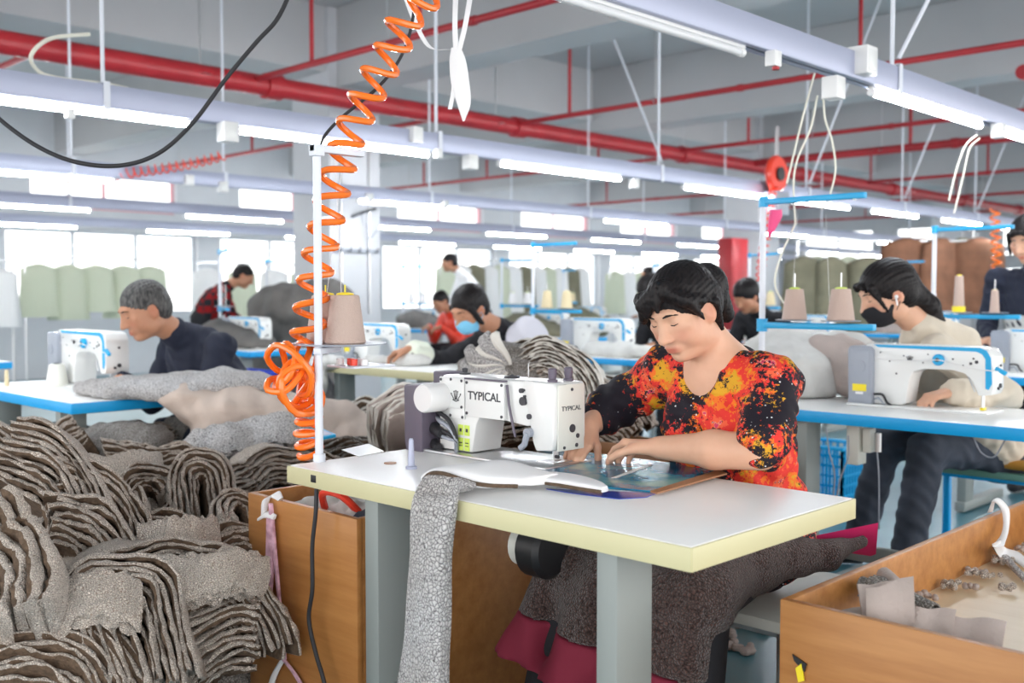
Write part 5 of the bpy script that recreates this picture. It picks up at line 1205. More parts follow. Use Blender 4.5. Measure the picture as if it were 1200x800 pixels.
# ---- crumpled cloth
def cloth_heap(label, o, blobs, mt, fold=.012, fr=26, h=.012, name='cloth_heap', cat='cloth', k=.05, group=None, base=None, as_part=None):
    o = np.array(o, float); bl = [(np.array(c, float), np.array(r, float)) for c, r in blobs]
    lo = np.min([c - r for c, r in bl], 0) + o - .08; hi = np.max([c + r for c, r in bl], 0) + o + .08; S = SDF(lo, hi, h)
    for c, r in bl: S.el(o + c, r, None, k)
    s = float(o[0] * 3 + o[1])
    S.warp(lambda X, Y, Z: fold * (1 - 2 * np.abs(np.sin(fr * X * .7 + fr * Z * .8 + 2.2 * np.sin(fr * .33 * Y + s) + s))) * .6 + fold * .5 * np.sin(fr * 1.3 * Y - fr * .9 * Z + 2 * np.sin(fr * .5 * X)) + fold * .25 * np.sin(fr * 3 * (X + Y) + 2 * np.sin(fr * Z)))
    if base is not None: S.cut((0, 0, base), (0, 0, -1))
    q = S.build(name, mt, as_part, tuple(o)); return q if as_part else tag(q, label, cat, group)
a = at(212, 440, z=.80)
cloth_heap('speckled light fleece draped over the corner of the navy-jacket man\'s table', (-4.05, 2.05, .80), [((0, 0, .0), (.28, .16, .055)), ((-.18, -.10, -.005), (.22, .12, .035)), ((.16, .20, .02), (.22, .2, .06)), ((-.34, -.16, -.01), (.12, .05, .022))], 'fleece_pale', .008, 22, .008, name='draped_fleece', base=.763)
cloth_heap('large tan cloth sliding off the blue-edged table onto the pile', (-3.80, 2.22, .70), [((-.15, -.18, .09), (.22, .09, .035)), ((.0, .0, .03), (.26, .22, .09)), ((.18, .22, -.02), (.26, .22, .09)), ((.10, .0, -.08), (.22, .2, .08)), ((.36, .34, -.08), (.24, .2, .07)), ((.3, .1, -.12), (.2, .2, .07))], 'tan_cloth', .016, 17, .008, name='tan_cloth')
cloth_heap('dark grey cloth heap at the far left table', (-7.55, 2.25, .76), [((0, 0, .12), (.42, .3, .26)), ((-.35, 0, .1), (.3, .3, .22)), ((.3, 0, .04), (.3, .25, .14))], 'grey_cloth', .03, 9, .022, base=.762)
cloth_heap('bright blue strip lying over the dark grey heap', (-7.35, 2.12, 1.12), [((0, 0, 0), (.12, .05, .04)), ((.1, .02, -.04), (.08, .05, .03))], 'edge_blue', .006, 20, .014, name='blue_strip')
cloth_heap('big dark grey cloth mound right of the plaid-shirt man', (-7.85, 5.42, .78), [((-.1, -.2, .22), (.45, .3, .30)), ((.15, .0, .3), (.3, .3, .26)), ((-.3, -.2, .06), (.35, .3, .2)), ((0, -.2, -.4), (.45, .35, .5))], 'grey_cloth', .03, 9, .026)
cloth_heap('light grey cloth on the plaid-shirt man\'s table', (-9.3, 6.40, .80), [((0, 0, 0), (.4, .2, .06)), ((.3, 0, .05), (.2, .15, .09))], 'taupe_cloth', .012, 16, .022, base=.762)
cloth_heap('light grey crumpled cloth behind the floral-shirted woman', (-2.22, 3.98, .86), [((0, 0, 0), (.20, .2, .12)), ((-.12, .2, .06), (.22, .2, .12)), ((.12, .25, .06), (.15, .15, .10))], 'light_cloth', .018, 15, .012, base=.762)
cloth_heap('taupe crumpled cloth on the table left of the black-masked woman', (-1.98, 4.06, .86), [((0, 0, 0), (.14, .10, .10)), ((.10, -.02, -.02), (.10, .08, .09)), ((-.12, .05, .04), (.14, .10, .12))], 'taupe_cloth', .018, 15, .010, base=.762)
cloth_heap('pale grey cloth under the needle at the pale blue masked woman', (-4.45, 3.66, .82), [((0, 0, 0), (.10, .08, .035)), ((-.10, -.08, .0), (.09, .08, .03)), ((.10, .04, .01), (.08, .07, .04))], 'light_cloth', .01, 20, .01, base=.803)
cloth_heap('light cloth hanging off the front of the cream-edged table', (-4.85, 3.40, .70), [((.06, .04, .11), (.12, .08, .035)), ((0, -.03, 0), (.10, .045, .14)), ((-.03, -.03, -.18), (.12, .045, .16))], 'light_cloth', .008, 22, .01, name='hanging_cloth')
cloth_heap('white cloth under the foot of the blue-striped machine in mid picture', (-4.55, 5.62, .80), [((0, 0, 0), (.26, .10, .06)), ((.25, .02, 0), (.2, .1, .05))], 'light_cloth', .012, 20, .016, base=.762)
cloth_heap('olive cloth heap right of the tall pole in mid picture', (-7.2, 8.2, .85), [((0, 0, 0), (.5, .3, .18)), ((-.4, -.1, -.02), (.3, .2, .12))], 'olive', .02, 12, .025, base=.762) if 'olive' in MATS else None
# long pale fleece strip from the needle over the table edge to the floor
def loft(name, secs, mt, parent=None, origin=(0, 0, 0), wobble=.003, sub=6, n=16, smooth=60, pw=.6):
    """secs: (centre, half-width vector, half-thickness vector)"""
    C_ = bez([s[0] for s in secs], sub); Wv = bez([s[1] for s in secs], sub); Tv = bez([s[2] for s in secs], sub); g = G(); rs = []
    for i, (c, w, t_) in enumerate(zip(C_, Wv, Tv)):
        rg = []
        for q in range(n):
            a = 2 * math.pi * q / n; ca, sa = math.cos(a), math.sin(a)
            p = c + w * (math.copysign(abs(ca) ** pw, ca)) + t_ * (math.copysign(abs(sa) ** pw, sa)); rg.append(wob(p, wobble, q * .3) - Vector(origin))
        rs.append(rg)
    g.rings(rs, mt); return g.build(name, parent, loc=origin if parent is None else (0, 0, 0), smooth=smooth)
o = (-1.66, 1.46, .5); t = thing('fleece_strip', 'long crackled pale fleece strip hanging over the front of the closest table', 'fabric strip', o)
loft('hanging_length', [((-1.640, 1.50, .785), (.062, .0, .0), (0, .004, .016)), ((-1.638, 1.455, .782), (.060, .0, .0), (0, .014, .016)), ((-1.638, 1.436, .73), (.058, .0, .0), (0, .022, .002)), ((-1.642, 1.428, .62), (.062, -.005, 0), (.0, .024, 0)),
     ((-1.646, 1.42, .45), (.074, -.01, 0), (0, .026, 0)), ((-1.652, 1.415, .25), (.084, -.012, 0), (0, .03, 0)), ((-1.655, 1.41, .04), (.092, -.012, 0), (0, .03, 0))], 'fleece_pale', t, o, .004)
loft('fold', [((-1.735, 1.55, .782), (.015, .05, 0), (0, 0, .010)), ((-1.69, 1.565, .795), (.01, .085, 0), (0, 0, .018)), ((-1.63, 1.58, .800), (.0, .095, 0), (0, 0, .022)), ((-1.575, 1.61, .792), (.0, .09, 0), (0, 0, .018)), ((-1.53, 1.66, .784), (.0, .06, 0), (0, 0, .010))], 'white_cloth', t, o, .002)
loft('flat_length', [((-1.62, 1.66, .782), (.0, .06, 0), (0, 0, .010)), ((-1.56, 1.70, .781), (.0, .05, 0), (0, 0, .009)), ((-1.50, 1.715, .780), (.0, .040, 0), (0, 0, .008)), ((-1.43, 1.71, .778), (.0, .028, 0), (0, 0, .007)), ((-1.39, 1.70, .777), (.0, .012, 0), (0, 0, .005))], 'white_cloth', t, o, .0015)
g = G()
ed = bez([(-1.735, 1.49, .780), (-1.69, 1.472, .800), (-1.64, 1.47, .806), (-1.585, 1.50, .795), (-1.535, 1.59, .780)], 10)
g.tube([wob(p, .003, 1) - Vector(o) for p in ed], .0045, 'backing', n=8)
ed = bez([(-1.58, 1.645, .776), (-1.52, 1.67, .775), (-1.45, 1.678, .774), (-1.39, 1.688, .774)], 12)
g.tube([wob(p, .002, 3) - Vector(o) for p in ed], .004, 'backing', n=8); g.build('frayed_edge', t)


for px, py, z, rad, mt_, lb in ((148, 512, .62, (.20, .16, .07), 'fleece_grey', 'mottled domed fleece fold under the blue table corner'), (228, 496, .58, (.16, .12, .05), 'fleece_grey', 'mottled fleece fold under the tan cloth')):
    c_ = at(px, py, z=z); cloth_heap(lb, tuple(c_), [((0, 0, -.01), rad), ((rad[0] * .4, -rad[1] * .3, -.02), (rad[0] * .8, rad[1] * .8, rad[2] * .8))], mt_, .012, 24, .008, name='fleece_fold', cat='fabric', group='loose fleece folds on the pile')
for lb, (px, py, z), kw in (
 ('fleece-faced bundle on top of the upper left of the pile', (120, 540, .66), dict(kind='arch', L=.26, r=.07, K=4, Wd=.24, tilt=132, roll=-12)),
 ('crackled fleece face spread over the thick roll', (232, 655, .56), dict(kind='arch', L=.22, r=.09, K=4, Wd=.10, tilt=125, roll=8)),
 ('small round-edged fleece flap above the hairpin bundle', (104, 686, .56), dict(kind='arch', L=.16, r=.03, K=2, Wd=.12, tilt=140, roll=-8)),
 ('fleece-faced bundle between swirl and upright stripes', (205, 612, .60), dict(kind='arch', L=.16, r=.04, K=3, Wd=.14, tilt=120, roll=16)),
 ('pale fleece-faced bundle under the low end of the hose', (322, 500, .68), dict(kind='arch', L=.26, r=.09, K=4, t=.022, Wd=.14, tilt=140, roll=4, mt='fleece_pale')),
 ('pale fleece-faced bundle left of the hose tangle', (262, 506, .67), dict(kind='arch', L=.22, r=.09, K=3, t=.022, Wd=.14, tilt=140, roll=-10, mt='fleece_pale'))):
    bundle(lb, bz(px, py, z), group='folded fleece bundles in the floor pile', **kw)

cloth_heap('black sack filling the space under the navy-jacket man\'s table', (-4.75, 1.98, .26), [((0, 0, 0), (.45, .26, .34)), ((.42, -.02, -.02), (.28, .24, .30)), ((.62, .12, .02), (.22, .22, .30)), ((-.4, 0, 0), (.3, .25, .3))], 'black_rubber', .02, 9, .02, name='shade_filler', cat='shade filler', base=.005)  # added dark body whose colour stands in for the shaded void under the table
# ================================================================ CRATES, BENCHES, SMALL THINGS
def crate(label, x0, x1, y0, y1, z1, floor_z, th=.018, mt='wood', z0=0.0, name='wooden_crate'):
    t = thing(name, label, 'crate', (x0, y0, 0)); w = x1 - x0; d = y1 - y0
    G().box((w / 2, th / 2, (z0 + z1) / 2), (w, th, z1 - z0), mt, bev=.002).build('front_panel', t)
    G().box((w / 2, d - th / 2, (z0 + z1) / 2), (w, th, z1 - z0), mt, bev=.002).build('back_panel', t)
    for x in (th / 2, w - th / 2): G().box((x, d / 2, (z0 + z1) / 2), (th, d - 2 * th - .001, z1 - z0), mt, bev=.002).build('side_panel', t)
    G().box((w / 2, d / 2, floor_z), (w - 2 * th, d - 2 * th, .012), 'board' if mt == 'wood' else mt).build('floor_panel', t)
    return t
crate('orange-brown wooden crate under the left end of the closest table', -2.475, -1.99, 1.50, 2.14, .652, .52)
crate('dark brown wooden crate standing behind the closest table leg', -1.86, -1.30, 2.62, 3.1, .60, .3, mt='wood_dark') if False else None
crate('brown wooden crate on the floor behind the hanging fleece strip', -2.46, -1.86, 2.32, 2.90, .66, .5, mt='wood_dark')
crate('dark wooden box at the far side under the closest table', -2.75, -2.05, 3.00, 3.45, .60, .4, mt='wood_dark')
BIN = crate('large shallow orange-brown wooden bin at the bottom right corner', -1.02, .25, 1.785, 3.22, .60, .475)
G().box((.635, -.0, .30), (1.2, .004, .4), 'wood').build('front_face', BIN) if False else None
G().prism([(0, 0), (.03, -.012), (.026, -.028), (.004, -.012)], (.03, -.002, .50), (1, 0, 0), (0, 0, 1), .003, 'black').build('dark_chip', BIN)
G().prism([(0, 0), (.012, .012), (.018, -.02), (.006, -.026)], (.038, -.003, .475), (1, 0, 0), (0, 0, 1), .003, 'yellow').build('yellow_chip', BIN)
# light board and scraps inside the bin
tag(G().box((-.35, 2.35, .4865), (.62, .82, .008), 'board', rot=(0, 0, R(8)), bev=.001).build('plywood_sheet'), 'pale plywood sheet lying inside the wooden bin', 'board')
tag(G().box((-.62, 2.86, .4865), (.5, .5, .006), 'wood', rot=(0, 0, R(-14))).build('plywood_offcut'), 'orange plywood offcut at the back of the wooden bin', 'board') if False else None
for i, (px, py, w, hgt, ry, rz_, lb) in enumerate(((1055, 715, .085, .135, 70, 28, 'taupe folded cloth piece standing highest in the bin'), (1095, 722, .07, .105, 66, 14, 'middle taupe cloth piece leaning in the bin'), (1135, 728, .105, .10, 64, 10, 'rightmost taupe cloth piece leaning in the bin'), (1038, 705, .08, .12, 74, 40, 'taupe cloth piece behind the rolled scraps'))):
    c = at(px, py, y=1.86); g = G(); nn = 20; pts = []
    for a in range(nn + 1):
        for b in range(nn + 1):
            u = a / nn - .5; v = b / nn; pts.append((u * w, .004 * math.sin(u * 7 + i) + v * v * .03, v * hgt * (1 + (.25 if i == 0 else .08) * (u + .1)) + .002 * math.sin(u * 9)))
    fs = [(a * (nn + 1) + b, (a + 1) * (nn + 1) + b, (a + 1) * (nn + 1) + b + 1, a * (nn + 1) + b + 1) for a in range(nn) for b in range(nn)]
    N0 = len(pts); pts2 = pts + [(x, y + .007, z) for x, y, z in pts]; f2 = fs + [tuple(q + N0 for q in f[::-1]) for f in fs]
    bd = [a * (nn + 1) for a in range(nn + 1)] + [nn * (nn + 1) + b for b in range(1, nn + 1)] + [a * (nn + 1) + nn for a in range(nn - 1, -1, -1)] + [b for b in range(nn - 1, 0, -1)]
    f2 += [(bd[k_], bd[(k_ + 1) % len(bd)], bd[(k_ + 1) % len(bd)] + N0, bd[k_] + N0) for k_ in range(len(bd))]
    g.raw(pts2, f2, 'taupe_cloth'); q = g.build('cloth_piece', loc=(c.x, 1.825 + .014 * i, .525)); q.rotation_euler = (R(90 - ry) * -1, 0, R(rz_)); tag(q, lb, 'cloth piece', 'taupe pieces in the bin')
for i, (px, py, L, a, lb) in enumerate(((992, 700, .07, 20, 'leftmost small rolled fleece scrap at the bin corner'), (1002, 712, .08, -10, 'second rolled fleece scrap at the bin corner'), (1020, 718, .09, -25, 'rolled scrap between corner and cloth pieces'), (985, 706, .06, 40, 'short rolled scrap touching the left wall of the bin'), (1028, 700, .12, -40, 'long smooth rolled scrap beside the standing piece'), (1045, 728, .10, -15, 'flat curled scrap at the front wall of the bin'))):
    c = at(px, py, z=.535); c.y = max(c.y, 1.835); c.x = max(c.x, -.975); d = Vector((math.cos(R(a)), math.sin(R(a)), -.15)).normalized(); g = G(); sp = [Vector((0, 0, 0))]
    up_ = Vector((0, 0, 1)); n_ = d.cross(up_).normalized(); rs = []
    for k_ in range(22):
        th_ = k_ * .55; rr_ = .004 + .0008 * k_; rs.append((n_ * math.cos(th_) + up_ * math.sin(th_)) * rr_)
    A = [r_ + Vector((0, 0, 0)) for r_ in rs]; B_ = [r_ + d * L for r_ in rs]; vv = A + B_ + [r_ * 1.18 + d * L for r_ in rs] + [r_ * 1.18 for r_ in rs]; n0 = 22
    fs = []
    for k_ in range(n0 - 1):
        fs += [(k_, k_ + 1, n0 + k_ + 1, n0 + k_), (3 * n0 + k_, 2 * n0 + k_, 2 * n0 + k_ + 1, 3 * n0 + k_ + 1), (k_, 3 * n0 + k_, 3 * n0 + k_ + 1, k_ + 1), (n0 + k_, n0 + k_ + 1, 2 * n0 + k_ + 1, 2 * n0 + k_)]
    g.raw(vv, fs, 'fleece_grey' if i != 4 else 'taupe_cloth'); tag(g.build('rolled_scrap', loc=(c.x, c.y, .578 + .008 * (i % 3))), lb, 'fabric scrap', 'rolled scraps in the bin')
cloth_heap('taupe heap of cloth under the rolled scraps in the bin corner', (-.90, 1.90, .53), [((0, 0, 0), (.07, .06, .05)), ((.06, -.02, 0), (.06, .05, .04)), ((.15, 0, -.01), (.08, .05, .035))], 'taupe_cloth', .006, 40, .007, base=.488)
SCR = [((1000, 683), 'two-part'), ((1010, 665), 'twisted'), ((1030, 672), 'small'), ((1055, 656), 'long thin'), ((1075, 662), 'knobbly'), ((1110, 648), 'pale'), ((1140, 652), 'crumbly'), ((1160, 676), 'narrow'), ((1108, 687), 'tiny round'), ((1135, 688), 'lumpy'), ((1180, 658), 'bright'), ((1192, 640), 'small dark'), ((1165, 640), 'curled'), ((1180, 690), 'flat')]
WHERE = ['at the left inner wall of the bin', 'next to the left inner wall', 'left of the bin centre', 'in the middle of the bin floor', 'just right of the long thin one', 'near the white ties', 'right below the white ties', 'on the pale plywood edge', 'beside the plywood sheet', 'on the orange bin floor', 'against the white ties', 'at the right frame edge of the bin', 'above the white ties', 'lowest at the right frame edge']
for i, (((px, py), kd), wh) in enumerate(zip(SCR, WHERE)):
    c = at(px, py, z=.49); c.x = max(c.x, -.97); g = G(); r_ = random.Random(i)
    for k_ in range(7): g.ball((r_.uniform(-.022, .022), r_.uniform(-.012, .012), r_.uniform(0.004, .012)), (r_.uniform(.006, .010), r_.uniform(.006, .009), .007), 'fleece' if i % 3 else 'taupe_cloth', 8)
    q = g.build('fabric_scrap', loc=(c.x, c.y, .488)); q.rotation_euler.z = i; tag(q, '%s crumb of fleece %s' % (kd, wh), 'fabric scrap', 'crumbs of fleece on the bin floor')
# white ties knotted over the bin's left wall
t = thing('cloth_tie', 'white cloth tie looped over the left wall of the wooden bin', 'cloth tie', at(1168, 592, x=-1.0)); o = t.location
P_ = lambda px, py, x=None, z=None: (at(px, py, x=x, z=z) - o)
loft('loop', [(P_(1160, 600, x=-1.03), (0, .012, 0), (.004, 0, 0)), (P_(1166, 590, x=-1.01) + Vector((0, 0, .01)), (0, .014, 0), (0, 0, .004)), (P_(1178, 598, x=-.985), (0, .014, 0), (.005, 0, .003)), (P_(1178, 622, x=-.97), (.0, .013, 0), (.006, 0, 0)), (P_(1170, 640, x=-.95), (0.004, .02, 0), (.008, 0, 0))], 'white_cloth', t, wobble=.001)
loft('tail', [(P_(1168, 636, x=-.95), (.0, .02, 0), (.006, 0, .004)), (P_(1176, 648, z=.51), (.0, .03, 0), (.0, 0, .008)), (P_(1190, 652, z=.50), (.0, .03, 0), (.0, 0, .006)), (P_(1204, 662, z=.495), (0, .02, 0), (.0, 0, .004))], 'white_cloth', t, wobble=.002)
loft('second_tail', [(P_(1166, 640, z=.52), (.0, .015, 0), (.004, 0, .004)), (P_(1180, 655, z=.50), (.0, .02, 0), (.0, 0, .006)), (P_(1203, 680, z=.495), (0, .014, 0), (.0, 0, .004))], 'fleece_pale', t, wobble=.002)
# pink print strap tied on the left crate
o = at(318, 588, y=1.49); t = thing('cloth_strap', 'pink and white printed cloth strap tied to the front of the wooden crate', 'cloth strap', o); Q_ = lambda px, py, y=1.485: at(px, py, y=y) - o
loft('knot', [(Q_(309, 602), (.006, 0, .004), (0, .006, 0)), (Q_(312, 585), (.010, 0, .004), (0, .008, .0)), (Q_(322, 579, 1.50), (.010, 0, .006), (0, .008, .004)), (Q_(329, 585), (.006, 0, .004), (0, .006, 0))], 'white_cloth', t, wobble=.001)
loft('strap_wide', [(Q_(316, 606), (.012, 0, 0), (0, .004, 0)), (Q_(316, 640), (.020, 0, 0), (0, .005, 0)), (Q_(313, 698), (.026, 0, 0), (0, .004, 0))], 'pinkprint', t, wobble=.002)
loft('strap_long', [(Q_(317, 590), (.006, 0, 0), (0, .004, 0)), (Q_(321, 640), (.009, 0, 0), (0, .004, 0)), (Q_(327, 700), (.007, 0, 0), (0, .004, 0)), (Q_(332, 752), (.007, 0, 0), (0, .005, 0)), (Q_(332, 772), (.012, 0, 0), (0, .006, 0))], 'pinkprint', t, wobble=.001)
loft('bow', [(Q_(303, 608), (.004, 0, .006), (0, .004, 0)), (Q_(312, 603), (.006, 0, .010), (0, .005, 0)), (Q_(322, 606), (.003, 0, .006), (0, .004, 0))], 'white_cloth', t, wobble=.001)
loft('lower_loop', [(Q_(332, 772), (.008, 0, 0), (0, .005, 0)), (Q_(322, 790), (.010, 0, .0), (0, .004, 0)), (Q_(315, 812), (.010, 0, 0), (0, .004, 0))], 'white_cloth', t, wobble=.001)
loft('lower_tail', [(Q_(332, 772), (.008, 0, 0), (0, .005, 0)), (Q_(346, 790), (.010, 0, .0), (0, .004, 0)), (Q_(360, 815), (.010, 0, 0), (0, .004, 0))], 'pinkprint', t, wobble=.001)
# things stored in the left crate
g = G()
tag(G().tube(bez([(-2.28, 1.62, .60), (-2.24, 1.58, .67), (-2.16, 1.58, .675), (-2.12, 1.62, .62)]), .010, 'red_hose').build('red_cord'), 'bright orange-red cord lying in the wooden crate', 'cord')
cloth_heap('grey and white scraps filling the wooden crate', (-2.23, 1.76, .56), [((0, 0, 0), (.18, .2, .07)), ((-.1, -.12, .03), (.09, .08, .04)), ((.1, -.1, .03), (.1, .08, .05))], 'light_cloth', .012, 40, .009, base=.528)
cloth_heap('dark rag with blue spots in the wooden crate', (-2.10, 1.62, .60), [((0, 0, 0), (.07, .05, .035)), ((.04, .03, .01), (.04, .04, .03))], 'denim_dark', .006, 50, .007)
tag(G().box((-2.02, 1.62, .60), (.02, .05, .09), 'deep_blue', rot=(.1, .2, 0), bev=.006).build('blue_tool'), 'deep blue tool end sticking up in the crate beside the table leg', 'tool')
# cables at the main table
g = G(); p0 = at(371, 566, y=1.47)
g.tube(bez([p0 + Vector((0, 0, .0)), at(370, 600, y=1.46), at(366, 640, y=1.455), at(366, 690, y=1.45), at(362, 725, y=1.45), at(370, 765, y=1.45), at(380, 800, y=1.45), at(388, 850, y=1.45)]), .0055, 'black_rubber', n=10)
g.box(p0 + Vector((0, 0, .012)), (.026, .02, .022), 'black', bev=.003); tag(g.build('power_cord'), 'black power cord hanging in front of the wooden crate', 'cord')
tag(G().tube(bez([at(476, 590, y=1.62), at(473, 640, y=1.62), at(477, 690, y=1.6), at(478, 740, y=1.6), at(472, 800, y=1.6)]), .0045, 'purple_box', n=8).build('power_cord'), 'dark purple cord hanging beside the left leg of the closest table', 'cord')
tag(G().tube(bez([at(482, 676, y=1.75), at(490, 672, y=1.75), at(494, 662, y=1.75), at(490, 655, y=1.75)]), .004, 'white_wire', n=8).build('hook'), 'small pale hook below the closest table', 'hook')
tag(G().box(at(507, 622, y=1.85), (.09, .04, .10), 'tray_metal', bev=.01).build('switch_box'), 'pale grey switch box under the closest table behind the leg', 'switch box')
# blue and teal sheets under the hands
def sheet(pts, z, th, mt, nm, lb, cat):
    w_ = [at(px, py, z=z) for px, py in pts]; g = G(); n = len(w_); g.raw([(p.x, p.y, z) for p in w_] + [(p.x, p.y, z + th) for p in w_], [tuple(range(n)), tuple(range(2 * n - 1, n - 1, -1))] + [(i, (i + 1) % n, (i + 1) % n + n, i + n) for i in range(n)], mt); return tag(g.build(nm, smooth=0), lb, cat)
k = NT('teal_sheet', .12, .6); k.base(k.ramp(k.noise(k.obj(), 9, 3).outputs['Fac'], [(.35, (.0, .10, .22)), (.5, (.02, .26, .42)), (.65, (.22, .52, .50))]))
mat('film_blue', (0.03, 0.07, 0.42), .1); mat('brown_edge', (0.35, .16, .07), .5)
sheet([(600, 540), (655, 527), (850, 552), (765, 577), (640, 566)], .7615, .004, 'teal_sheet', 'guide_sheet', 'glossy blue and teal sheet taped on the closest table under the hands', 'sheet')
sheet([(640, 573), (770, 578), (757, 583), (725, 585), (668, 578)], .7608, .0015, 'film_blue', 'plastic_film', 'translucent deep blue film edge on the closest table', 'film')
sheet([(762, 577), (770, 579), (852, 556), (842, 552)], .7665, .004, 'brown_edge', 'edge_strip', 'thin brown strip along the blue sheet on the closest table', 'strip')
sheet([(690, 551), (706, 547), (760, 545), (745, 541), (690, 535), (700, 560)], .766, .0006, 'yellow', 'tape_line', 'thin yellow tape line on the blue sheet', 'tape') if False else None
sheet([(716, 560), (722, 560), (765, 545), (760, 544)], .7658, .0008, 'white_plastic', 'tape_line', 'thin white tape line across the blue sheet', 'tape')
sheet([(400, 527), (432, 520), (450, 529), (420, 535)], .7612, .001, 'white_paint', 'paper_note', 'white paper sheet with faint marks on the closest table corner', 'paper')
tag(G().cyl((-2.06, 1.66, .7605), (-2.06, 1.66, .7625), .016, 'brown_edge', n=16).build('screw_cap'), 'small brown cap on the table beside the blue peg', 'cap')

# ---- orange coiled air hose
def helix(path, rad, turns, r, mt, nm, label, cat='hose', seg=14, squash=1.0):
    P = bez(path, 16); L = [0]
    for a, b in zip(P, P[1:]): L.append(L[-1] + (b - a).length)
    tot = L[-1]; out = []; N = int(turns * seg); i = 0; u = None
    for k_ in range(N + 1):
        s_ = tot * k_ / N
        while i < len(L) - 2 and L[i + 1] < s_: i += 1
        f = (s_ - L[i]) / max(L[i + 1] - L[i], 1e-9); c = P[i].lerp(P[i + 1], min(f, 1)); t_ = (P[i + 1] - P[i]).normalized()
        if u is None: u = t_.orthogonal().normalized()
        u = (u - t_ * u.dot(t_)).normalized(); v = t_.cross(u); a = 2 * math.pi * k_ / seg; rr_ = rad(k_ / N) if callable(rad) else rad
        out.append(c + (u * math.cos(a) + v * math.sin(a)) * rr_)
    return out
D_ = 2.72
path = [at(px, py, d=dd) for px, py, dd in ((560, -60, 2.6), (505, -12, 2.62), (478, 18, 2.65), (458, 60, 2.68), (436, 100, 2.7), (415, 145, 2.72), (396, 200, 2.72), (385, 250, 2.72), (374, 300, 2.72), (366, 345, 2.72), (362, 385, 2.72), (356, 410, 2.72))]
pts = helix(path, lambda f: .040, 16.5, .007, 'orange_hose', 'h', '')
for i in range(60):
    a = i * .85; c = Vector(at(345 + 14 * math.sin(i * .37), 442 + 22 * math.cos(i * .29), d=2.70 + .05 * math.sin(i * .6))); rr_ = .040 + .012 * math.sin(i * 1.3)
    pts.append(c + Vector((rr_ * math.cos(a) * .7, rr_ * math.cos(a) * .7 + .02 * math.sin(a * .7), rr_ * math.sin(a))))
low = helix([at(358, 470, d=2.74), at(362, 490, d=2.75), at(360, 510, d=2.76), at(364, 532, d=2.78)], .030, 5, .006, '', '', '')
sp_ = bez(pts, 3); 
g = G(); g.tube(sp_, .0088, 'orange_hose', n=8); g.tube(bez([pts[-1]] + low, 3), .0088, 'orange_hose', n=8)
tag(g.build('coiled_air_hose'), 'bright orange coiled air hose hanging down the white stand and bunched into a tangle', 'hose')
path = [at(px, py, d=7.6) for px, py in ((262, 182), (240, 188), (200, 196), (150, 203), (110, 210), (60, 206), (20, 196), (-20, 190))]
tag(G().tube(bez(helix(path, .035, 34, 0, '', '', '', seg=8), 2), .006, 'red_hose', n=5).build('coiled_air_hose'), 'thin red coiled hose stretched sideways above the left window', 'hose')
path = [at(px, py, x=-4.55) for px, py in ((908, 215), (902, 245), (898, 275), (893, 305), (890, 330))]
tag(G().tube(bez(helix(path, .035, 15, 0, '', '', '', seg=8), 2), .007, 'red_hose', n=6).build('coiled_air_hose'), 'red coiled hose hanging before the second column', 'hose')
path = [at(px, py, d=8.5) for px, py in ((1166, 245), (1166, 268), (1168, 300), (1166, 330))]
tag(G().tube(bez(helix(path, .035, 9, 0, '', '', '', seg=8), 2), .009, 'orange_hose', n=6).build('coiled_air_hose'), 'short orange coiled hose at far right near the zip jacket', 'hose')
# black cables overhead
tag(G().tube(bez([at(-40, 100, d=2.9), at(0, 140, d=2.9), at(45, 172, d=2.9), at(90, 190, d=2.9), at(140, 194, d=2.9), at(185, 180, d=2.9), at(225, 145, d=2.9), at(265, 92, d=2.9), at(300, 50, d=2.9), at(325, 22, d=2.9), at(345, -20, d=2.9)]), .0062, 'black_rubber', n=10).build('black_cable'), 'thick black cable sagging in a wide arc across the upper left', 'cable')
tag(G().tube(bez([at(374, 178, d=2.8), at(380, 160, d=2.8), at(400, 138, d=2.8), at(440, 105, d=2.8), at(465, 75, d=2.8), at(480, 40, d=2.8), at(488, -10, d=2.8), at(490, -40, d=2.8)]), .0045, 'black_rubber', n=10).build('black_cable'), 'black cable rising from the white stand through the orange coil', 'cable')
tag(G().tube(bez([at(105, 40, x=-4.6), at(60, 45, x=-4.6), at(38, 62, x=-4.6), at(40, 78, x=-4.65), at(60, 90, x=-4.7), at(120, 98, x=-4.75), at(150, 104, x=-4.7)]), .009, 'ivory_wire', n=8).build('cream_cable'), 'cream cable looping over the trunking at upper left', 'cable')
# white cloth ties and tag hanging at top centre
o = at(530, 70, d=2.9); t = thing('hanging_tag', 'white cloth tag hanging on white straps at the top centre', 'cloth tag', o); T_ = lambda px, py, d=2.9: at(px, py, d=d) - o
vr = _rt
loft('tag_cloth', [(T_(534, 56), vr * .012, _fw * .004), (T_(536, 72), vr * .022, _fw * .005), (T_(539, 98), vr * .026, _fw * .004), (T_(543, 122), vr * .020, _fw * .004), (T_(543, 142), vr * .004, _fw * .002)], 'white_cloth', t, wobble=.0015)
for a in (((474, -8), (484, 20), (503, 55), (530, 58)), ((534, 58), (533, 30), (534, -10)), ((538, 58), (545, 30), (552, -10)), ((533, 60), (532, 100), (527, 128))):
    loft('strap', [(T_(*q), vr * .007, _fw * .0025) for q in a], 'white_cloth', t, wobble=.0008)
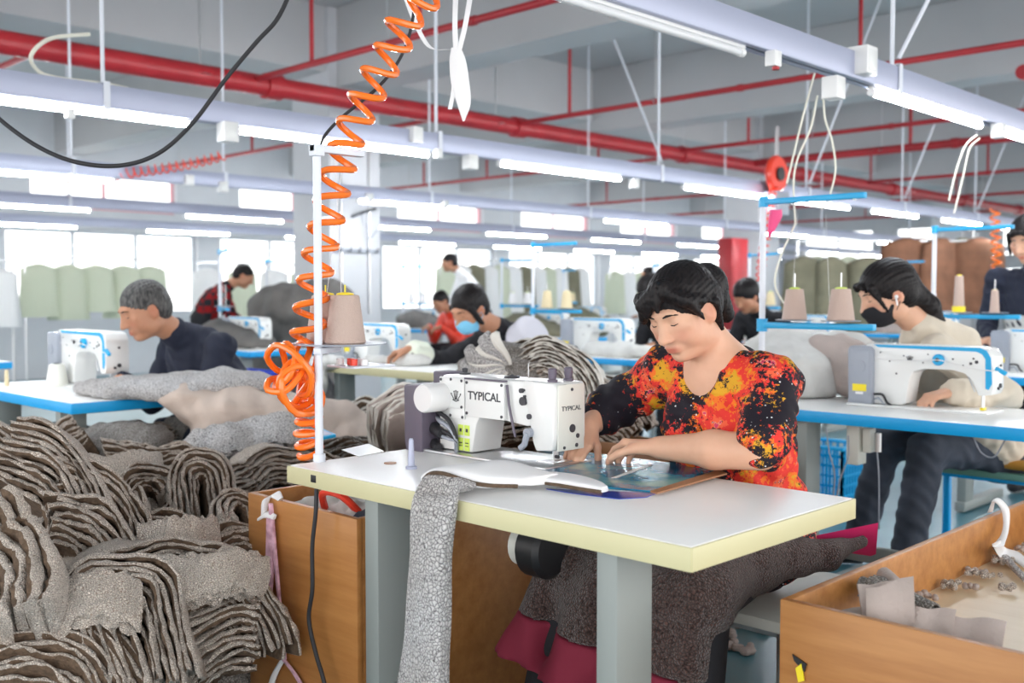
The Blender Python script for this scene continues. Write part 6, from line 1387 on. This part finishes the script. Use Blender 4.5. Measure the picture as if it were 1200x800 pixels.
# wires under the near trunking
for a, lb in ((((955, 85), (940, 140), (928, 190), (922, 215)), 'straight pale rod-like wire hanging from the near trunking'), (((958, 112), (950, 150), (935, 185), (930, 215), (932, 262)), 'white wire hanging from the near trunking, left of the two curved ones'),
              (((965, 115), (967, 140), (975, 165), (979, 200), (970, 235), (962, 245)), 'white wire bulging to the right below the near trunking'), (((1145, 158), (1132, 170), (1122, 195), (1112, 235)), 'pale pair wire hanging at the right end of the lit near tube'),
              (((1148, 162), (1136, 175), (1128, 210), (1118, 250)), 'second pale wire hanging at the right end of the lit near tube'), (((932, 262), (915, 300), (908, 330), (915, 350), (925, 360)), 'white cord dropping to the left tan thread cone')):
    tag(G().tube(bez([at(px, py, d=4.1 if px < 1000 else 5.0) for px, py in a]), .0045, 'ivory_wire', n=6).build('hanging_wire'), lb, 'wire')
for (a, b, dd, lb) in (((400, 345), (392, 172), 2.78, 'thin thread rising from the front fat cone'), ((928, 352), (935, 250), 4.1, 'thin thread above the left tan cone on the blue arm'), ((972, 355), (968, 252), 4.1, 'thin thread above the right tan cone on the blue arm'),
                       ((383, 345), (404, 168), 2.80, 'thin thread rising from the hidden fat cone')):
    tag(G().tube([at(*a, d=dd), at(*b, d=dd)], .0007, 'white_wire', n=5).build('thread'), lb, 'thread')
# pink rag on the blue arm
o = at(906, 258, d=4.06); t = thing('pink_rag', 'pink rag tied round the top of the blue-armed stand', 'rag', o)
loft('rag_cloth', [(at(909, 246, d=4.06) - o, vr * .02, _fw * .02), (at(908, 256, d=4.06) - o, vr * .024, _fw * .018), (at(904, 268, d=4.06) - o, vr * .016, _fw * .012), (at(901, 277, d=4.06) - o, vr * .006, _fw * .006)], 'rose', t, wobble=.003)
# ---- benches, baskets and the floor under the right-hand row
def bench(label, x0, x1, y0, y1, z, top='cream_paint', leg='steel'):
    t = thing('work_bench_seat', label, 'bench', (x0, y0, 0)); w = x1 - x0; d = y1 - y0
    G().box((w / 2, d / 2, z - .014), (w, d, .028), top, bev=.004).build('seat', t)
    for x in (.03, w - .03):
        for y in (.03, d - .03): G().box((x, y, (z - .03) / 2), (.03, .03, z - .03), leg, bev=.003).build('leg', t)
    G().box((w / 2, .03, z - .036), (w - .06, .02, .016), leg).build('seat_rail', t); G().box((w / 2, d - .03, z - .036), (w - .06, .02, .016), leg).build('seat_rail', t)
    return t
bench('pale grey bench under the floral-shirted woman, next to the wooden bin', -1.72, -1.19, 2.13, 2.62, .43)
bench('green bench with blue frame below the woman in cream hoodie', -1.9, -1.05, 4.42, 4.78, .46, 'bench_green', 'edge_blue') if 'bench_green' in MATS else None
t = tag(loft('seat_cushion', [((-1.62, 4.6, .49), (0, .15, 0), (0, 0, .022)), ((-1.42, 4.58, .495), (0, .17, 0), (0, 0, .024)), ((-1.18, 4.56, .485), (0, .12, 0), (0, 0, .018))], 'orange_cloth', None, (-1.4, 4.58, .49)), 'flat orange seat cushion on the green bench', 'cushion')
bench('dark stool under the man in navy', -4.62, -4.2, 2.45, 2.85, .44, 'black', 'steel'); bench('stool under the woman in pale blue mask', -4.28, -3.86, 4.2, 4.6, .46, 'cream_paint', 'steel')
for x, y, lb in ((-4.35, 7.55, 'stool of the boy in black'), (-4.72, 6.75, 'stool of the person hidden behind the floral shirt'), (-9.0, 8.4, 'stool of the small far person in red')): bench(lb, x - .2, x + .2, y - .2, y + .2, .44)
def basket(label, c, w, d, hgt, mt='blue_plastic'):
    t = thing('plastic_basket', label, 'basket', c); g = G(); n = 9
    for s_, L, ax in ((-1, w, 'x'), (1, w, 'x'), (-1, d, 'y'), (1, d, 'y')):
        for k_ in range(n + 1):
            u = (k_ / n - .5) * L; p = (u, s_ * d / 2) if ax == 'x' else (s_ * w / 2, u); g.box((p[0], p[1], hgt / 2), (.012, .012, hgt), mt)
        for k_ in range(6):
            z = hgt * (k_ + .3) / 6
            if ax == 'x': g.box((0, s_ * d / 2, z), (w, .006, .012), mt)
            else: g.box((s_ * w / 2, 0, z), (.006, d, .012), mt)
    g.build('lattice', t)
    g = G(); 
    for s_ in (-1, 1): g.box((0, s_ * d / 2, hgt), (w + .03, .025, .02), mt, bev=.004).box((s_ * w / 2, 0, hgt), (.025, d + .03, .02), mt, bev=.004)
    g.build('rim', t); G().box((0, 0, .006), (w, d, .01), mt).build('base', t); return t
basket('blue plastic basket on the floor under the table of the black-masked woman', tuple(at(962, 588, z=0)), .40, .30, .34)
basket('second blue basket behind the floral-shirted woman', tuple(at(912, 592, z=0)), .3, .3, .36)
tag(G().box((-4.6, 4.75, .30), (.5, .35, .30), 'deep_blue', bev=.02).build('plastic_tub'), 'deep blue tub on the floor behind the man in navy', 'tub') if False else None
c = at(290, 432, d=7.6); basket('deep blue basket behind the navy-jacket man', (c.x, c.y, 0), .5, .35, .62, 'deep_blue')
tag(loft('seat_bag', [((c.x + .5, c.y + .2, .0), (.22, .05, 0), (0, .18, 0)), ((c.x + .5, c.y + .2, .3), (.26, .05, 0), (0, .2, 0)), ((c.x + .48, c.y + .2, .6), (.12, .05, 0), (0, .1, 0)), ((c.x + .47, c.y + .2, .68), (.04, .02, 0), (0, .04, 0))], 'black', None, (c.x + .5, c.y + .2, 0)), 'black plastic bag left of the orange hose, on the floor', 'bag')
# motor unit under table 2
t = thing('drive_unit', 'cream drive unit under the table of the black-masked woman', 'drive unit', (-1.80, 3.70, .625))
G().box((0, 0, .0), (.05, .07, .15), 'cream_paint', bev=.006).build('housing', t); G().box((.05, 0, .02), (.03, .05, .09), 'cream_paint', bev=.004).cyl((.085, 0, -.02), (.085, 0, .05), .012, 'steel').build('bracket', t)
for a, lb in ((((968, 500), (972, 530), (978, 555), (976, 590)), 'thin grey wire hanging left of the cream drive unit'), (((994, 510), (994, 535), (985, 560), (980, 585)), 'thin grey wire hanging from the cream drive unit'), (((1028, 530), (1030, 560), (1030, 620)), 'thin pale wire in front of the dark jeans'), (((1140, 510), (1150, 530), (1165, 535), (1178, 515)), 'sagging wire under the right end of the table')):
    tag(G().tube(bez([at(px, py, y=3.60) for px, py in a]), .003, 'grey_box', n=6).build('hanging_wire'), lb, 'wire')
# scraps on the teal floor by the bench
r_ = random.Random(5)
for i, (px, py, lb) in enumerate(((835, 725, 'leftmost pinkish clump'), (862, 728, 'largest pinkish clump'), (885, 738, 'clump nearest the bench leg'), (868, 762, 'lowest clump'), (845, 745, 'small pale crumb'), (822, 772, 'white speck'))):
    c = at(px, py, z=.0); g = G()
    for k_ in range(9): g.ball((r_.uniform(-.05, .05), r_.uniform(-.03, .03), .012), (r_.uniform(.012, .022),) * 2 + (.014,), 'taupe_cloth', 8)
    tag(g.build('fabric_scrap', loc=(c.x, c.y, .001)), lb + ' of fleece on the floor left of the bench leg', 'fabric scrap', 'clumps of fleece on the floor')
# ---- racks with garments by the windows and at the far wall
mat('garment_sage', (0.58, 0.62, 0.48), .9, bump=.3, bscale=20); mat('garment_white', (0.80, 0.80, 0.80), .8); mat('garment_brown', (0.20, 0.09, 0.05), .9, bump=.3, bscale=20, var=.3, vscale=5); mat('garment_olive', (0.20, 0.19, 0.13), .9, bump=.3, bscale=20, var=.2, vscale=5); mat('garment_blue', (.45, .6, .8), .8); mat('garment_pink', (.8, .35, .38), .8)
def garment(loc, w, hgt, mt, label, group, rz=0, seed=0):
    t = thing('hanging_garment', label, 'garment', loc, rz, group); r_ = random.Random(seed); g = G(); rs = []; n = 18; ph = r_.random() * 6
    for v, ww, dd in ((0, .16, .03), (.05, .6, .06), (.10, .92, .09), (.35, .95, .10), (.7, 1.02, .11), (1, 1.08, .12)):
        rg = []
        for q in range(n):
            a = 2 * math.pi * q / n; f = 1 + .10 * v * math.sin(6 * a + ph) ; rg.append(Vector((w / 2 * ww * math.cos(a) * f, dd * math.sin(a) * f, -hgt * v)))
        rs.append(rg)
    g.rings(rs, mt); g.build('cloth_body', t, smooth=60)
    G().tube([(-w * .08, 0, -.01), (0, 0, .03), (0, 0, .06), (.015, 0, .075), (.028, 0, .06)], .004, 'steel', n=5).build('hanger_hook', t)
    return t
def rail(label, p, q, z, legs=True):
    t = thing('garment_rail', label, 'garment rail', (p[0], p[1], 0)); d = Vector((q[0] - p[0], q[1] - p[1], 0)); G().cyl((0, 0, z), (d.x, d.y, z), .014, 'steel', n=10).build('rail', t)
    for f in (0, 1): G().cyl((d.x * f, d.y * f, 0), (d.x * f, d.y * f, z), .013, 'steel', n=10).box((d.x * f, d.y * f, .02), (.5, .05, .03), 'steel').build('post', t)
    return t
PLACE = ['leftmost', 'second from left', 'third from left', 'fourth from left', 'fifth from left', 'sixth from left', 'seventh from left', 'eighth from left', 'ninth from left', 'tenth from left', 'eleventh', 'twelfth', 'thirteenth', 'fourteenth']
def row(x, y0, y1, n, z, mats, what, hgt, w=.42):
    rail('steel garment rail carrying the ' + what, (x, y0 - .15), (x, y1 + .15), z)
    for i in range(n):
        garment((x, y0 + (y1 - y0) * i / (n - 1), z - .07), w, hgt * (1 + .08 * math.sin(i * 2.3)), mats[i % len(mats)], '%s of the %s' % (PLACE[i], what), what, rz=R(70 + 12 * math.sin(i * 1.7)), seed=i)
row(-12.3, 4.75, 6.1, 5, 1.62, ['garment_sage'], 'pale sage garments left of the man in navy', .62)
row(-12.0, 3.4, 4.2, 3, 1.55, ['garment_white', 'garment_sage', 'garment_white'], 'white and sage garments at the far left edge', .7)
row(-12.3, 6.9, 8.4, 4, 1.60, ['garment_white', 'garment_sage'], 'pale garments behind the plaid-shirt man', .62)
row(-12.2, 11.0, 14.2, 12, 1.75, ['garment_sage', 'garment_white', 'garment_olive', 'garment_white'], 'long garments in front of the middle windows', .85)
row(-12.2, 15.2, 17.6, 7, 1.70, ['garment_sage', 'garment_white'], 'pale garments right of the white pole', .8)
row(-6.6, 13.2, 13.9, 2, 1.95, ['garment_olive'], 'olive coats beside the red hose cabinet', .8) if False else None
for i, (px, w_, mt) in enumerate(((942, .55, 'garment_olive'), (958, .5, 'garment_sage'), (975, .5, 'garment_olive'), (995, .5, 'garment_sage'), (1018, .55, 'garment_olive'), (1040, .6, 'garment_olive'), (1062, .7, 'garment_brown'), (1082, .7, 'garment_brown'), (1104, .7, 'garment_brown'), (1128, .7, 'garment_olive'), (1146, .7, 'garment_brown'))):
    p = at(px, 288 if px > 1050 else 300, d=13.0 + .15 * (i % 2)); garment((p.x, p.y, p.z if px < 1050 else p.z + .1), w_, .95, mt, '%s of the dark garments hanging at the right behind the black-masked woman' % PLACE[i], 'dark garments hanging at the right', rz=R(50 + 20 * math.sin(i)), seed=i + 40)
p = at(935, 290, d=13.0); q = at(1155, 290, d=13.0); rail('steel rail carrying the dark garments at the right', (p.x, p.y), (q.x, q.y), 1.86)
# dark clutter of cloth on the far tables
CL = [(-7.5, 7.85, 'garment_olive', 'olive cloth heap on the distant table right of the first column'), (-7.5, 10.4, 'grey_cloth', 'grey cloth heap on the far third-row table'), (-10.2, 8.7, 'grey_cloth', 'dark cloth heap on the far table behind the pale blue mask'), (-10.2, 11.8, 'garment_olive', 'olive heap on the far table before the windows'),
      (-4.9, 8.5, 'light_cloth', 'pale cloth on the table of the boy in black'), (-4.9, 11.3, 'taupe_cloth', 'taupe cloth on the table before the red cabinet'), (-1.9, 8.5, 'taupe_cloth', 'taupe cloth on the far nearest-row table'), (-2.0, 11.3, 'grey_cloth', 'grey cloth on the farthest nearest-row table'), (-7.75, 4.5, 'grey_cloth', 'dark cloth between the column and the grey heap')]
for x, y, m_, lb in CL: cloth_heap(lb, (x, y, .80), [((0, 0, .04), (.34, .22, .15)), ((.3, .05, 0), (.28, .2, .10)), ((-.22, .1, .02), (.2, .2, .10))], m_, .02, 12, .024, base=.762)
for i, (px, py, dd, sx, mt, lb) in enumerate(((250, 470, 6.4, .35, 'black', 'black bag on the floor behind the tan cloth'), )):
    p = at(px, py, d=dd)

# conduits and brackets on the first column
for i, (y, lb) in enumerate(((6.08, 'thin grey conduit at the left of the first column'), (6.42, 'thin grey conduit at the right of the first column'))):
    tag(G().tube([(-8.275, y, 1.0), (-8.275, y, 2.6), (-8.275, y + .05, 2.75)], .012, 'steel', n=8).build('conduit'), lb, 'conduit')
t = thing('coat_rack', 'dark hook rail fixed to the first column behind the fat cones', 'hook rail', (-8.27, 6.26, 1.62))
G().box((0, 0, 0), (.03, .56, .03), 'grey_box').build('rail', t)
for k_ in range(5): G().tube([(0, -.22 + .11 * k_, 0), (.05, -.22 + .11 * k_, -.01), (.06, -.22 + .11 * k_, .03)], .006, 'dark_ink', n=6).build('hook', t)
t = thing('wall_bracket', 'dark bent bracket with hanging wires on the first column', 'bracket', (-8.27, 6.2, 1.95))
G().tube([(0, 0, 0), (.06, .05, .03), (.10, .22, .09)], .012, 'dark_ink').build('arm', t); G().tube(bez([(.02, .1, .05), (.04, .15, -.1), (.03, .2, -.2), (.04, .28, -.12)]), .006, 'grey_box').build('wire', t)
